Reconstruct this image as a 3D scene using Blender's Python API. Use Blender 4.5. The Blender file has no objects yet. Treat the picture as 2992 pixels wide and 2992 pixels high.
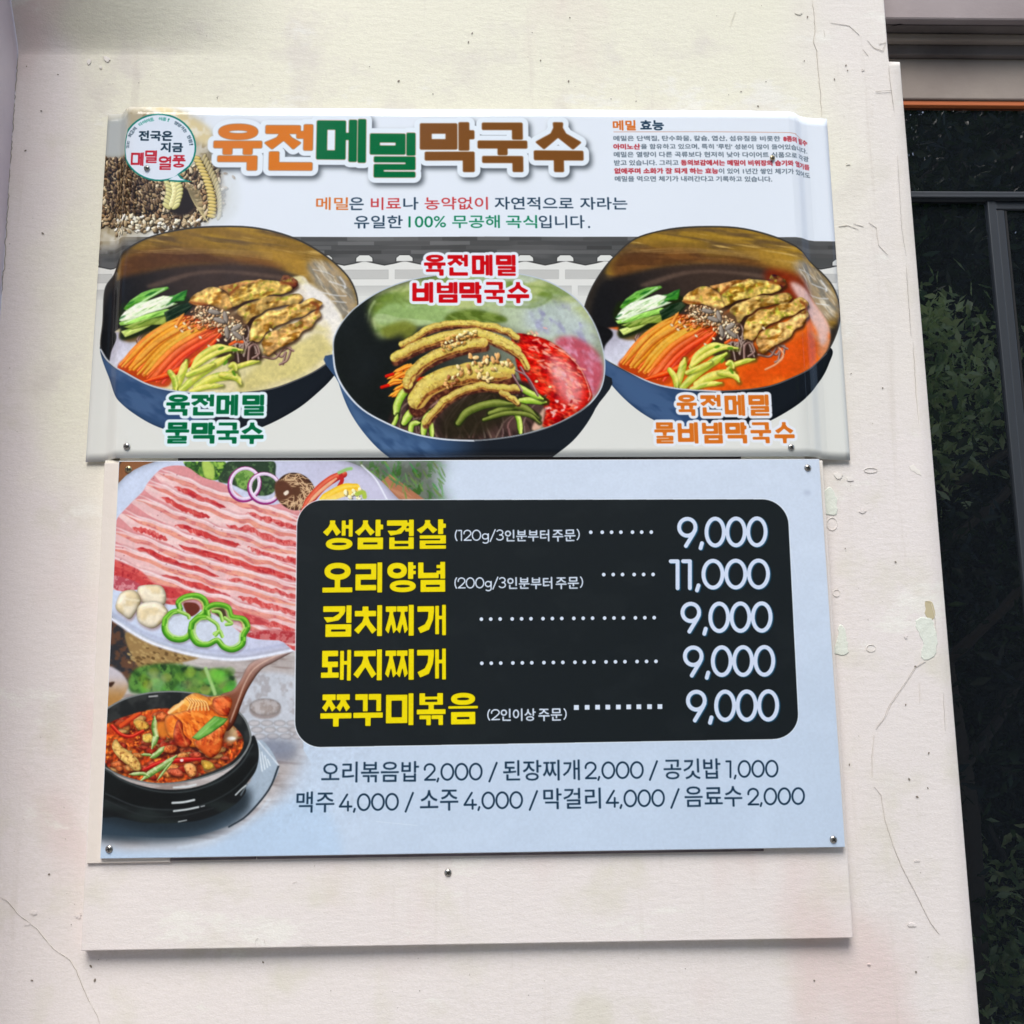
import bpy, bmesh, math, random
from mathutils import Vector, Matrix
import numpy as np

# ---------------------------------------------------------------- camera, sky, sun, exposure
scene = bpy.context.scene
COL = scene.collection
CAM_YAW, CAM_PITCH, CAM_ROLL = 2.048, 9.516, -0.769      # degrees: turned right, tilted up, rolled
EYE = 1.55
def camera_axes(a, b, g):
    a, b, g = math.radians(a), math.radians(b), math.radians(g)
    r = Vector((math.cos(a), -math.sin(a), 0)); f = Vector((math.sin(a)*math.cos(b), math.cos(a)*math.cos(b), math.sin(b)))
    u = r.cross(f); return r*math.cos(g)+u*math.sin(g), -r*math.sin(g)+u*math.cos(g), f
_r, _u, _f = camera_axes(CAM_YAW, CAM_PITCH, CAM_ROLL)
cam = bpy.data.objects.new('camera', bpy.data.cameras.new('camera')); COL.objects.link(cam); scene.camera = cam
cam.matrix_world = Matrix(((_r.x, _u.x, -_f.x, 0), (_r.y, _u.y, -_f.y, 0), (_r.z, _u.z, -_f.z, EYE), (0, 0, 0, 1)))
cam.data.sensor_width = 36; cam.data.lens = 36*3005/2992; cam.data.clip_start = .02; cam.data.clip_end = 500

SUN_EL, SUN_AZ = 56, -14          # sun high behind the camera, a little to its left, veiled by cloud
world = bpy.data.worlds.new('World'); scene.world = world; world.use_nodes = True
_nt = world.node_tree; _sky = _nt.nodes.new('ShaderNodeTexSky'); _sky.sky_type = 'NISHITA'; _sky.sun_disc = False
_sky.sun_elevation = math.radians(SUN_EL); _sky.sun_rotation = math.radians(180+SUN_AZ); _sky.dust_density = 1.2; _sky.air_density = 1.0; _sky.ozone_density = 1
_nt.links.new(_sky.outputs[0], _nt.nodes['Background'].inputs[0]); _nt.nodes['Background'].inputs[1].default_value = .13
sun = bpy.data.objects.new('sun', bpy.data.lights.new('sun', 'SUN')); COL.objects.link(sun)
sun.data.energy = 2.1; sun.data.angle = math.radians(34); sun.data.color = (1, .965, .895)
# direction the light travels: from behind-left-above the camera towards the wall (+y)
_d = Vector((math.sin(math.radians(-SUN_AZ))*math.cos(math.radians(SUN_EL)), math.cos(math.radians(SUN_AZ))*math.cos(math.radians(SUN_EL)), -math.sin(math.radians(SUN_EL))))
sun.rotation_euler = _d.to_track_quat('-Z', 'Y').to_euler(); sun.location = (-2, -3, 6)
scene.view_settings.view_transform = 'Standard'; scene.view_settings.look = 'None'
scene.view_settings.exposure = 0.80; scene.view_settings.gamma = 1
# ============================================================ print shop: flat print of the two signs
# Everything printed on the signs is rasterised here with numpy, in the flat coordinates of the sign
# (metres across the sheet), and only used as the base colour of the printed sheets.
RNG = np.random.default_rng(7)
FPX, CPX = 3005.0, 1496.0
def _axes(a, b, g):
    ca, sa, cb, sb, cg, sg = np.cos(a), np.sin(a), np.cos(b), np.sin(b), np.cos(g), np.sin(g)
    r = np.array([ca, -sa, 0.]); fw = np.array([sa*cb, ca*cb, sb]); u = np.cross(r, fw)
    return np.array([r*cg+u*sg, -r*sg+u*cg, fw])
AX = _axes(math.radians(CAM_YAW), math.radians(CAM_PITCH), math.radians(CAM_ROLL))
def unit(px, py):
    """photo pixel (2992 frame) -> (X, Z) on a plane one metre in front of the camera foot"""
    a = (np.asarray(px, float)-CPX)/FPX; b = -(np.asarray(py, float)-CPX)/FPX
    d = a[..., None]*AX[0]+b[..., None]*AX[1]+AX[2]
    return d[..., 0]/d[..., 1], d[..., 2]/d[..., 1]

def hashn(ix, iy, seed):
    h = (ix.astype(np.int64)*374761393+iy.astype(np.int64)*668265263+seed*974634777) & 0xffffffff
    h = ((h ^ (h >> 13))*1274126177) & 0xffffffff
    return ((h ^ (h >> 16)) & 0xffff)/65535.0
def vnoise(x, y, seed=0):
    xi, yi = np.floor(x), np.floor(y); fx, fy = x-xi, y-yi
    fx = fx*fx*(3-2*fx); fy = fy*fy*(3-2*fy)
    a, b = hashn(xi, yi, seed), hashn(xi+1, yi, seed)
    c, d = hashn(xi, yi+1, seed), hashn(xi+1, yi+1, seed)
    return (a*(1-fx)+b*fx)*(1-fy)+(c*(1-fx)+d*fx)*fy
def fbm(x, y, seed=0, octv=3):
    s = 0; t = 0; a = 1.
    for o in range(octv):
        s = s+a*vnoise(x*2**o, y*2**o, seed+o*17); t += a; a *= .55
    return s/t
def gblur(m, s):
    if s < .3: return m
    r = int(s*2.6+1); k = np.exp(-np.arange(-r, r+1)**2/(2*s*s)); k /= k.sum()
    o = np.zeros_like(m)
    p = np.pad(m, ((r, r), (0, 0))) if m.ndim == 2 else m
    for i, w in enumerate(k): o += w*p[i:i+m.shape[0]]
    p = np.pad(o, ((0, 0), (r, r))); o2 = np.zeros_like(m)
    for i, w in enumerate(k): o2 += w*p[:, i:i+m.shape[1]]
    return o2
def sm(x): x = np.clip(x, 0, 1); return x*x*(3-2*x)
def catmull(p, closed=True, n=6):
    p = np.asarray(p, float)
    if closed: q = np.concatenate([p[-1:], p, p[:2]])
    else: q = np.concatenate([2*p[:1]-p[1:2], p, 2*p[-1:]-p[-2:-1]])
    a, b, c, d = q[:-3, None], q[1:-2, None], q[2:-1, None], q[3:, None]; t = (np.arange(n)/n)[None, :, None]
    o = (.5*((2*b)+(c-a)*t+(2*a-5*b+4*c-d)*t*t+(3*b-a-3*c+d)*t**3)).reshape(-1, 2)
    return o if closed else np.concatenate([o, q[-2:-1]])
def edge_mask(E, x0, y0, w, h, ss=3):
    """even-odd fill of an unordered edge list E (n,4), window at x0,y0 of w*h pixels"""
    m = np.zeros((h, w+1))
    ya, yb = np.minimum(E[:, 1], E[:, 3]), np.maximum(E[:, 1], E[:, 3])
    dy = E[:, 3]-E[:, 1]; dy = np.where(np.abs(dy) < 1e-9, 1e-9, dy)
    for j in range(h*ss):
        yy = y0+(j+.5)/ss
        k = (ya <= yy) & (yb > yy)
        if not k.any(): continue
        e = E[k]; xs = np.sort(e[:, 0]+(yy-e[:, 1])/dy[k]*(e[:, 2]-e[:, 0]))-x0
        xs = np.clip(xs, 0, w-1e-6)
        if len(xs) % 2: xs = xs[:-1]
        s = 1.
        for xx in xs:          # running coverage: +1 from xx on, then -1
            i = int(xx); f = xx-i
            m[j//ss, i] += s*(1-f); m[j//ss, i+1] += s*f
            s = -s
    return np.clip(np.cumsum(m, 1)[:, :w]/ss, 0, 1)
def C(*c):
    return np.array(c if len(c) == 3 else c*3, float)/255.

class Canvas:
    def __init__(s, X0, Z1, X1, Z0, res, bg):
        s.X0, s.Z1, s.res = X0, Z1, res           # left, top (unit-plane coordinates), pixels per unit
        s.w, s.h = int((X1-X0)*res), int((Z1-Z0)*res)
        s.a = np.zeros((s.h, s.w, 3), np.float32)+C(*bg).astype(np.float32)
        s.frame(0, 0, 1)
    def frame(s, x0, y0, k, shift=(0, 0)):
        s.f = (x0, y0, k, shift); s.k = k*s.res/FPX    # canvas px per frame unit
        return s
    def tp(s, p):
        p = np.asarray(p, float); x0, y0, k, sh = s.f
        X, Z = unit(x0+p[..., 0]*k, y0+p[..., 1]*k)
        return np.stack([(X+sh[0]-s.X0)*s.res, (s.Z1-Z-sh[1])*s.res], -1)
    def win(s, q, pad):
        x0 = max(0, int(q[:, 0].min()-pad)); x1 = min(s.w, int(q[:, 0].max()+pad+1))
        y0 = max(0, int(q[:, 1].min()-pad)); y1 = min(s.h, int(q[:, 1].max()+pad+1))
        return x0, y0, x1, y1
    def comp(s, m, x0, y0, col, alpha=1., clip=None):
        h, w = m.shape
        m = m*alpha
        if clip is not None: m = m*clip[y0:y0+h, x0:x0+w]
        v = s.a[y0:y0+h, x0:x0+w]; v += (m[..., None]*(col-v)).astype(np.float32)
    def xy(s, x0, y0, w, h):
        return np.meshgrid(np.arange(x0, x0+w)+.5, np.arange(y0, y0+h)+.5)
    def tint(s, base, x0, y0, m, grad=None, mot=None, bump=None, edge=None, hi=None):
        h, w = m.shape; X, Y = s.xy(x0, y0, w, h)
        col = np.zeros((h, w, 3))+base
        if grad is not None:
            a, b = s.tp([grad[0][:2], grad[1][:2]]); d = b-a
            t = sm(((X-a[0])*d[0]+(Y-a[1])*d[1])/(d@d))[..., None]
            col = C(*grad[0][2])*(1-t)+C(*grad[1][2])*t
        if mot is not None:
            for mm in (mot if isinstance(mot, list) else [mot]):
                c2, sc, th, ang, st = (tuple(mm)+(0, 1))[:5] if len(mm) < 5 else mm
                ca, sa = math.cos(math.radians(ang)), math.sin(math.radians(ang)); q = sc*s.k
                u, v = (X*ca+Y*sa)/(q*st), (-X*sa+Y*ca)/q
                n = fbm(u, v, int(sc*13+x0*7+y0) % 9973)
                t = sm((n-th)/.26+.5)[..., None]
                col = col*(1-t)+C(*c2)*t
        if bump is not None:
            sc, am, ang, st = (tuple(bump)+(0, 1))[:4] if len(bump) < 4 else bump
            ca, sa = math.cos(math.radians(ang)), math.sin(math.radians(ang)); q = sc*s.k
            def f(dx, dy):
                xx, yy = X+dx*q*.3, Y+dy*q*.3
                return fbm((xx*ca+yy*sa)/(q*st), (-xx*sa+yy*ca)/q, int(sc*7)+3, 2)
            col = col*(1+am*(f(1, 1)-f(-1, -1)))[..., None]
        if edge is not None:
            wd, dk = edge; e = gblur(m, wd*s.k)
            col = col*(1-dk*np.clip((1-e)*1.8, 0, 1))[..., None]
        if hi is not None:
            # light from the upper left on a rounded shape
            wd, am = hi; e = gblur(m, wd*s.k); g = np.zeros_like(e)
            d = max(1, int(wd*s.k*.5))
            g[d:, d:] = e[d:, d:]-e[:-d, :-d]
            col = col+am*g[..., None]
        return np.clip(col, 0, 1)
    def poly(s, pts, col, smooth=True, soft=0, alpha=1., clip=None, **kw):
        q = s.tp(pts)
        if smooth: q = catmull(q)
        x0, y0, x1, y1 = s.win(q, soft*s.k*2.5+2)
        if x1 <= x0 or y1 <= y0: return None
        E = np.concatenate([q, np.roll(q, -1, 0)], 1)
        m = edge_mask(E, x0, y0, x1-x0, y1-y0)
        if soft: m = gblur(m, soft*s.k)
        s.comp(m, x0, y0, s.tint(C(*col), x0, y0, m, **kw), alpha, clip)
        return (m, x0, y0)
    def full(s, pts, smooth=True, soft=0):
        q = s.tp(pts)
        if smooth: q = catmull(q)
        E = np.concatenate([q, np.roll(q, -1, 0)], 1)
        x0, y0, x1, y1 = s.win(q, soft*s.k*2.5+2); M = np.zeros((s.h, s.w), np.float32)
        m = edge_mask(E, x0, y0, x1-x0, y1-y0)
        M[y0:y1, x0:x1] = gblur(m, soft*s.k) if soft else m
        return M
    def ell(s, cx, cy, rx, ry, col, ang=0, **kw):
        t = np.linspace(0, 2*math.pi, 20, endpoint=False); a = math.radians(ang)
        x, y = rx*np.cos(t), ry*np.sin(t)
        return s.poly(np.stack([cx+x*math.cos(a)-y*math.sin(a), cy+x*math.sin(a)+y*math.cos(a)], 1), col, **kw)
    def strip(s, pts, wd, col, dark=None, light=None, soft=0, alpha=1., clip=None, taper=(1, 1), mot=None, curve=True):
        """rounded strip along a spline: wd width in frame units; shaded across"""
        q = s.tp(pts)
        if curve and len(q) > 2: q = catmull(q, False, 5)
        hw = wd*s.k/2; x0, y0, x1, y1 = s.win(q, hw+soft*s.k*2+2)
        if x1 <= x0 or y1 <= y0: return
        X, Y = s.xy(x0, y0, x1-x0, y1-y0)
        best = np.full(X.shape, 1e9); side = np.zeros(X.shape); L = 0
        seg = np.hypot(*(q[1:]-q[:-1]).T); T = seg.sum()+1e-9
        for i in range(len(q)-1):
            a, d = q[i], q[i+1]-q[i]; dd = d@d+1e-9
            t = np.clip(((X-a[0])*d[0]+(Y-a[1])*d[1])/dd, 0, 1)
            ex, ey = X-a[0]-t*d[0], Y-a[1]-t*d[1]; u = (L+t*seg[i])/T
            ww = hw*(taper[0]+(1-taper[0])*sm(u*4))*(taper[1]+(1-taper[1])*sm((1-u)*4))
            r = np.hypot(ex, ey)-ww
            k = r < best; best = np.where(k, r, best)
            sd = (ex*(-d[1])+ey*d[0])/(math.sqrt(dd)*(ww+.01)); side = np.where(k, sd*np.sign(d[0]+1e-6), side)
            L += seg[i]
        m = np.clip(.5-best/(1+soft*s.k*2), 0, 1)
        c = s.tint(C(*col), x0, y0, m, mot=mot)
        if dark is not None: c = c+(C(*dark)-c)*sm(side*.9+.05)[..., None]
        if light is not None: c = c+(C(*light)-c)*(np.exp(-((side+.4)/.35)**2)*.8)[..., None]
        s.comp(m, x0, y0, c, alpha, clip)
    def line(s, pts, wd, col, **kw): s.strip(pts, wd, col, **kw)
    def scatter(s, region, n, size, cols, ratio=1.8, ang=None, seed=1, dark=.5, clip=None, soft=0):
        r = np.random.default_rng(seed); P = np.asarray(region, float)
        lo, hi = P.min(0), P.max(0); c = 0; E = np.concatenate([P, np.roll(P, -1, 0)], 1)
        while c < n:
            p = lo+(hi-lo)*r.random(2); c += 1
            k = ((E[:, 1] > p[1]) != (E[:, 3] > p[1]))
            xs = E[k, 0]+(p[1]-E[k, 1])/(E[k, 3]-E[k, 1])*(E[k, 2]-E[k, 0])
            if (xs > p[0]).sum() % 2 == 0: continue
            z = size*(.7+.6*r.random()); a = r.random()*180 if ang is None else ang+r.normal()*20
            co = cols[r.integers(len(cols))]
            if dark: s.ell(p[0]+z*.25, p[1]+z*.35, z*ratio*.55, z*.6, tuple(np.array(co)*.25), ang=a, alpha=dark, clip=clip)
            s.ell(p[0], p[1], z*ratio*.5, z*.5, co, ang=a, clip=clip, soft=soft, hi=(z*.3, .6))
    def put_mask(s, m, x0, y0, col, alpha=1.):
        """paste a mask window that may hang over the canvas"""
        h, w = m.shape; a0, b0 = max(0, -x0), max(0, -y0)
        a1, b1 = min(w, s.w-x0), min(h, s.h-y0)
        if a1 > a0 and b1 > b0: s.comp(m[b0:b1, a0:a1], x0+a0, y0+b0, col, alpha)

def dilate(m, r):
    """round dilation of a mask by r pixels"""
    o = m.copy(); H, W = m.shape; p = int(r)+2; P = np.pad(m, p)
    for rr in ([r] if r < 4 else [r, r*.6, r*.3]):
        n = max(12, int(rr*5))
        for t in np.arange(n)*2*math.pi/n:
            dx, dy = rr*math.cos(t), rr*math.sin(t); ix, iy = int(math.floor(dx)), int(math.floor(dy)); fx, fy = dx-ix, dy-iy
            def g(a, b): return P[p+b:p+b+H, p+a:p+a+W]
            v = (g(ix, iy)*(1-fx)+g(ix+1, iy)*fx)*(1-fy)+(g(ix, iy+1)*(1-fx)+g(ix+1, iy+1)*fx)*fy
            np.maximum(o, v, out=o)
    return o

# ---------------------------------------------------------------- lettering
# heavy block hangul drawn from strokes
CHO = 'ㄱㄲㄴㄷㄸㄹㅁㅂㅃㅅㅆㅇㅈㅉㅊㅋㅌㅍㅎ'
JUNG = 'ㅏㅐㅑㅒㅓㅔㅕㅖㅗㅘㅙㅚㅛㅜㅝㅞㅟㅠㅡㅢㅣ'
JONG = ['', 'ㄱ', 'ㄲ', 'ㄳ', 'ㄴ', 'ㄵ', 'ㄶ', 'ㄷ', 'ㄹ', 'ㄺ', 'ㄻ', 'ㄼ', 'ㄽ', 'ㄾ', 'ㄿ', 'ㅀ', 'ㅁ', 'ㅂ', 'ㅄ', 'ㅅ', 'ㅆ', 'ㅇ', 'ㅈ', 'ㅊ', 'ㅋ', 'ㅌ', 'ㅍ', 'ㅎ']
def R4(x0, y0, x1, y1): return [(x0, y0), (x1, y0), (x1, y1), (x0, y1)]
def ring(x0, y0, x1, y1, tx, ty):
    t = np.linspace(0, 2*math.pi, 40, endpoint=False); cx, cy, rx, ry = (x0+x1)/2, (y0+y1)/2, (x1-x0)/2, (y1-y0)/2
    o = [(cx+rx*np.sign(math.cos(a))*abs(math.cos(a))**.9, cy+ry*np.sign(math.sin(a))*abs(math.sin(a))**.9) for a in t]
    i = [(cx+(rx-tx)*math.cos(a), cy+(ry-ty)*math.sin(a)) for a in t]
    return ('ring', o, i)
def jamo(j, b, T, TV, lean=False):
    """polygons of one consonant in box b; T horizontal-bar thickness, TV vertical-bar thickness"""
    x0, y0, x1, y1 = b; h, w = y1-y0, x1-x0
    def th(n): return min(T, h/(n+(n-1)*.42))
    def tv(n): return min(TV, w/(n+(n-1)*.5))
    S = []
    if j in 'ㄲㅆㅉㅃㄸ':
        k = {'ㄲ': 'ㄱ', 'ㅆ': 'ㅅ', 'ㅉ': 'ㅈ', 'ㅃ': 'ㅂ', 'ㄸ': 'ㄷ'}[j]; g = w*.03
        return jamo(k, (x0, y0, x0+w/2-g/2, y1), T, TV*.82, lean)+jamo(k, (x0+w/2+g/2, y0, x1, y1), T, TV*.82, lean)
    if j == 'ㄱ' or j == 'ㅋ':
        t, v = th(2 if j == 'ㄱ' else 3), tv(2)
        S.append(R4(x0, y0, x1, y0+t))
        if lean:
            S.append([(x1-v, y0+t*.9), (x1, y0+t*.9), (x1-w*.06, y0+h*.5), (x1-w*.3, y1-h*.13), (x0+w*.18, y1), (x0+w*.02, y1-t*.95), (x1-w*.55, y1-h*.33), (x1-v-w*.04, y0+h*.46)])
        else: S.append(R4(x1-v, y0, x1, y1))
        if j == 'ㅋ': S.append(R4(x0+w*.05, y0+h*.42, x1-v*.5, y0+h*.42+t*.8))
    elif j == 'ㄴ':
        t, v = th(2), tv(2); S += [R4(x0, y0, x0+v, y1), R4(x0, y1-t, x1, y1)]
    elif j in 'ㄷㅌ':
        n = 2 if j == 'ㄷ' else 3; t, v = th(n), tv(2)
        S += [R4(x0, y0, x1, y0+t), R4(x0, y0, x0+v, y1), R4(x0, y1-t, x1, y1)]
        if n == 3: S.append(R4(x0, (y0+y1-t)/2, x1-w*.03, (y0+y1+t)/2))
    elif j == 'ㄹ':
        t, v = th(3), tv(2); ym = (y0+y1)/2
        S += [R4(x0, y0, x1, y0+t), R4(x1-v, y0, x1, ym+t/2), R4(x0, ym-t/2, x1, ym+t/2), R4(x0, ym-t/2, x0+v, y1), R4(x0, y1-t, x1, y1)]
    elif j == 'ㅁ':
        t, v = th(2), tv(2); S += [R4(x0, y0, x1, y0+t), R4(x0, y1-t, x1, y1), R4(x0, y0, x0+v, y1), R4(x1-v, y0, x1, y1)]
    elif j == 'ㅂ':
        t, v = th(3)*.95, tv(2); ym = y0+h*.42
        S += [R4(x0, y0, x0+v, y1), R4(x1-v, y0, x1, y1), R4(x0, ym-t/2, x1, ym+t/2), R4(x0, y1-t, x1, y1)]
    elif j == 'ㅅ':
        v = tv(2)*.98; cx = (x0+x1)/2+(w*.03 if lean else 0); k = v*.95
        S.append([(cx-v/2, y0), (cx+v/2, y0), (cx+v*.42, y0+h*.26), (cx+v*.15, y0+h*.5), (x0+k*.75, y1), (x0-w*.03, y1-min(T, h*.45)*.72), (cx-v*.75, y0+h*.42), (cx-v*.45, y0+h*.2)])
        S.append([(cx-v*.15, y0+h*.26), (cx+v*.45, y0+h*.2), (cx+v*.8, y0+h*.42), (x1+w*.03, y1-min(T, h*.45)*.72), (x1-k*.75, y1), (cx-v*.05, y0+h*.55)])
    elif j == 'ㅇ':
        t, v = th(2.1), tv(2.1); S.append(ring(x0, y0, x1, y1, v, t))
    elif j in 'ㅈㅊ':
        if j == 'ㅊ':
            t = th(3.2); k = tv(2); cx = (x0+x1)/2
            S.append(R4(cx-k*.55, y0, cx+k*.55, y0+t*.9)); y0 = y0+t*.75; h = y1-y0
        t = min(T, h*.34); S.append(R4(x0, y0, x1, y0+t))
        S += jamo('ㅅ', (x0, y0+t*.45, x1, y1), T, TV, lean)
    elif j == 'ㅍ':
        t, v = th(2.4), tv(3.2); S += [R4(x0, y0, x1, y0+t), R4(x0, y1-t, x1, y1), R4(x0+w*.17, y0, x0+w*.17+v, y1), R4(x1-w*.17-v, y0, x1-w*.17, y1)]
    elif j == 'ㅎ':
        t = th(4); v = tv(3); cx = (x0+x1)/2
        S += [R4(cx-w*.2, y0, cx+w*.2, y0+t*.85), R4(x0, y0+t*1.15, x1, y0+t*2.05), ring(x0+w*.08, y0+t*2.3, x1-w*.08, y1, v, t)]
    return S
def heavy(ch, T=.2, TV=.2):
    """polygons of one syllable in the unit square, y down"""
    k = ord(ch)-0xAC00; c, v, f = CHO[k//588], JUNG[k % 588//28], JONG[k % 28]
    S = []; g = .035
    vert = v in 'ㅏㅐㅑㅒㅓㅔㅕㅖㅣ'; hor = v in 'ㅗㅛㅜㅠㅡ'
    vt = TV*.92
    def vbars(x0, y0, x1, y1, v):
        if v in 'ㅏㅑ':
            tk = (x1-x0)-vt; S.append(R4(x0, y0, x0+vt, y1))
            ys = [.44] if v == 'ㅏ' else [.3, .62]; t = min(T*.9, (y1-y0)*(.3 if v == 'ㅏ' else .2))
            for y in ys: S.append(R4(x0+vt*.5, y0+(y1-y0)*y-t/2, x1, y0+(y1-y0)*y+t/2))
        elif v in 'ㅓㅕ':
            S.append(R4(x1-vt, y0, x1, y1)); ys = [.4] if v == 'ㅓ' else [.28, .62]; t = min(T*.85, (y1-y0)*(.28 if v == 'ㅓ' else .2))
            for y in ys: S.append(R4(x0, y0+(y1-y0)*y-t/2, x1-vt*.5, y0+(y1-y0)*y+t/2))
        elif v == 'ㅣ': S.append(R4(x1-vt, y0, x1, y1))
        elif v in 'ㅐㅔ':
            a = (x1-x0); b = min(vt*.84, a*.36)
            if v == 'ㅐ':
                S.extend([R4(x0, y0+.03, x0+b, y1-.03), R4(x1-b, y0, x1, y1), R4(x0, y0+(y1-y0)*.42-T*.32, x1, y0+(y1-y0)*.42+T*.32)])
            else:
                m = x1-2*b-.03; S.extend([R4(m, y0+.02, m+b, y1-.02), R4(x1-b, y0, x1, y1), R4(x0, y0+(y1-y0)*.4-T*.38, m+b*.5, y0+(y1-y0)*.4+T*.38)])
    def hbars(x0, y0, x1, y1, v):
        t = min(T*.92, (y1-y0)*.52); w = x1-x0
        if v in 'ㅗㅛ': S.append(R4(x0, y1-t, x1, y1))
        else: S.append(R4(x0, y0, x1, y0+t))
        xs = {'ㅗ': [.5], 'ㅜ': [.5], 'ㅛ': [.3, .7], 'ㅠ': [.29, .71], 'ㅡ': []}[v]
        for x in xs:
            m = x0+w*x; q = min(vt, w*.24)
            S.append(R4(m-q/2, y0, m+q/2, y1) if v in 'ㅗㅛ' else R4(m-q/2, y0+t*.5, m+q/2, y1))
    if vert:
        vw = {'ㅣ': vt, 'ㅏ': vt*1.5, 'ㅑ': vt*1.5, 'ㅓ': vt*1.8, 'ㅕ': vt*1.75, 'ㅐ': vt*2.05, 'ㅔ': vt*2.3}[v]
        ov = {'ㅓ': .11, 'ㅕ': .12, 'ㅔ': .12}.get(v, 0)
        if c in 'ㅁㅇㅂ': ov *= .45
        cx1 = 1-vw-g+ov
        if not f:
            S += jamo(c, (0, .04, cx1, .93), T, TV, True); vbars(1-vw, 0, 1, 1, v)
        else:
            fy = .60 if f != 'ㄹ' else .54
            S += jamo(c, (0, .02, cx1, fy-g-.02), T, TV, True); vbars(1-vw, 0, 1, fy-g, v); S += jamo(f, (.09, fy, 1, 1), T, TV)
    elif hor:
        if not f:
            sp = {'ㅗ': .58, 'ㅛ': .58, 'ㅜ': .58, 'ㅠ': .55, 'ㅡ': .68}[v]
            S += jamo(c, (.06, 0, .94, sp-(0 if v in 'ㅗㅛ' else g)), T, TV); hbars(0, sp-(.04 if v in 'ㅗㅛ' else 0), 1, 1, v)
        else:
            a, b = (.37, .66) if v != 'ㅡ' else (.42, .58)
            if f == 'ㄹ': a, b = a-.03, b-.05
            S += jamo(c, (.09, 0, .91, a-(0 if v in 'ㅗㅛ' else .03)), T*.9, TV); hbars(0, a, 1, b, v)
            S += jamo(f, (.09, b+(.03), .91, 1), T*.9, TV)
    else:
        hv, vv = {'ㅘ': 'ㅗㅏ', 'ㅙ': 'ㅗㅐ', 'ㅚ': 'ㅗㅣ', 'ㅝ': 'ㅜㅓ', 'ㅞ': 'ㅜㅔ', 'ㅟ': 'ㅜㅣ', 'ㅢ': 'ㅡㅣ'}[v]
        vw = {'ㅣ': vt, 'ㅏ': vt*1.5, 'ㅐ': vt*2.0, 'ㅓ': vt*1.5, 'ㅔ': vt*2.2}[vv]; e = 1-vw-g; y1 = 1. if not f else .6
        S += jamo(c, (.03, .02, e-.03, y1*.56), T, TV); hbars(0, y1*.56, e, y1*.9, hv); vbars(1-vw, 0, 1, y1, vv)
        if f: S += jamo(f, (.09, .63, 1, 1), T, TV)
    return S
def poly_mask(S, A, w, h):
    """union of polygons S (unit square) mapped by A=(ox,oy,sx,sy,shear) in a w*h window"""
    ox, oy, sx, sy = A; m = np.zeros((h, w))
    for p in S:
        parts = [p] if p[0] != 'ring' else [p[1], p[2]]
        es = []
        for q in parts:
            q = np.asarray(q, float)*[sx, sy]+[ox, oy]; es.append(np.concatenate([q, np.roll(q, -1, 0)], 1))
        E = np.concatenate(es)
        a0, a1 = max(0, int(E[:, ::2].min())-1), min(w, int(E[:, ::2].max())+2)
        b0, b1 = max(0, int(E[:, 1::2].min())-1), min(h, int(E[:, 1::2].max())+2)
        if a1 <= a0 or b1 <= b0: continue
        np.maximum(m[b0:b1, a0:a1], edge_mask(E, a0, b0, a1-a0, b1-b0), out=m[b0:b1, a0:a1])
    return m
def soften(m, s):
    return np.clip((gblur(m, s)-.5)*2.2+.5, 0, 1)
def heavy_line(cv, text, cells, cols, T=.2, TV=.2, round_=.9, outline=None, outcol=(238, 243, 248), shadow=None, rim=None, rimcol=(0, 0, 0)):
    """cells: per character (x, y, w, h) in the current frame"""
    pad = 40
    q = np.array([cv.tp([(x, y), (x+w, y+h)]) for x, y, w, h in cells])
    X0, Y0 = int(q[..., 0].min())-pad, int(q[..., 1].min())-pad
    W, H = int(q[..., 0].max())+pad-X0, int(q[..., 1].max())+pad-Y0
    ms = []
    for ch, c in zip(text, q):
        m = poly_mask(heavy(ch, T, TV), (c[0, 0]-X0, c[0, 1]-Y0, c[1, 0]-c[0, 0], c[1, 1]-c[0, 1]), W, H)
        ms.append(soften(m, round_))
    allm = np.max(ms, 0)
    if outline:
        o = dilate(allm, outline*cv.k)
        if shadow:
            dx, dy, bl, al = shadow; d = gblur(np.roll(np.roll(o, int(dx*cv.k), 1), int(dy*cv.k), 0), bl*cv.k)
            cv.put_mask(d, X0, Y0, C(60, 66, 72), al)
        cv.put_mask(o, X0, Y0, C(*outcol))
    if rim: cv.put_mask(dilate(allm, rim*cv.k), X0, Y0, C(*rimcol), .8)
    for m, co in zip(ms, cols if isinstance(cols, list) else [cols]*len(ms)):
        cv.put_mask(gblur(m, 1.3)**.5*m, X0, Y0, C(*co)); cv.put_mask(m, X0, Y0, C(*co), .75)
    return allm, X0, Y0

_queue = []
def flush_text():
    """outline every queued string with one text object, then print them"""
    names = sorted({q[1] for q in _queue}); n = len(names)+1
    c = bpy.data.curves.new('lettering', 'FONT'); c.fill_mode = 'NONE'; c.resolution_u = 3; c.space_line = 3
    c.body = '.\n'+'\n'.join(names)+'\n.'
    o = bpy.data.objects.new('lettering', c); m = o.to_mesh()
    v = np.zeros(len(m.vertices)*3); m.vertices.foreach_get('co', v); v = v.reshape(-1, 3)[:, :2]
    e = np.zeros(len(m.edges)*2, np.int32); m.edges.foreach_get('vertices', e); e = e.reshape(-1, 2)
    o.to_mesh_clear(); bpy.data.objects.remove(o); bpy.data.curves.remove(c)
    E = np.concatenate([v[e[:, 0]], v[e[:, 1]]], 1); P = -v[:, 1].min()/n
    row = np.round(-(E[:, 1]+E[:, 3])/2/P+.1).astype(int); tab = {}
    for i, t in enumerate(names):
        k = E[row == i+1].copy(); k[:, 1::2] += (i+1)*P; tab[t] = k
    for q in _queue: q[0].f, q[0].k = q[3]; _print_text(q[0], tab[q[1]], *q[2][0], **q[2][1])
    _queue.clear()
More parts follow.
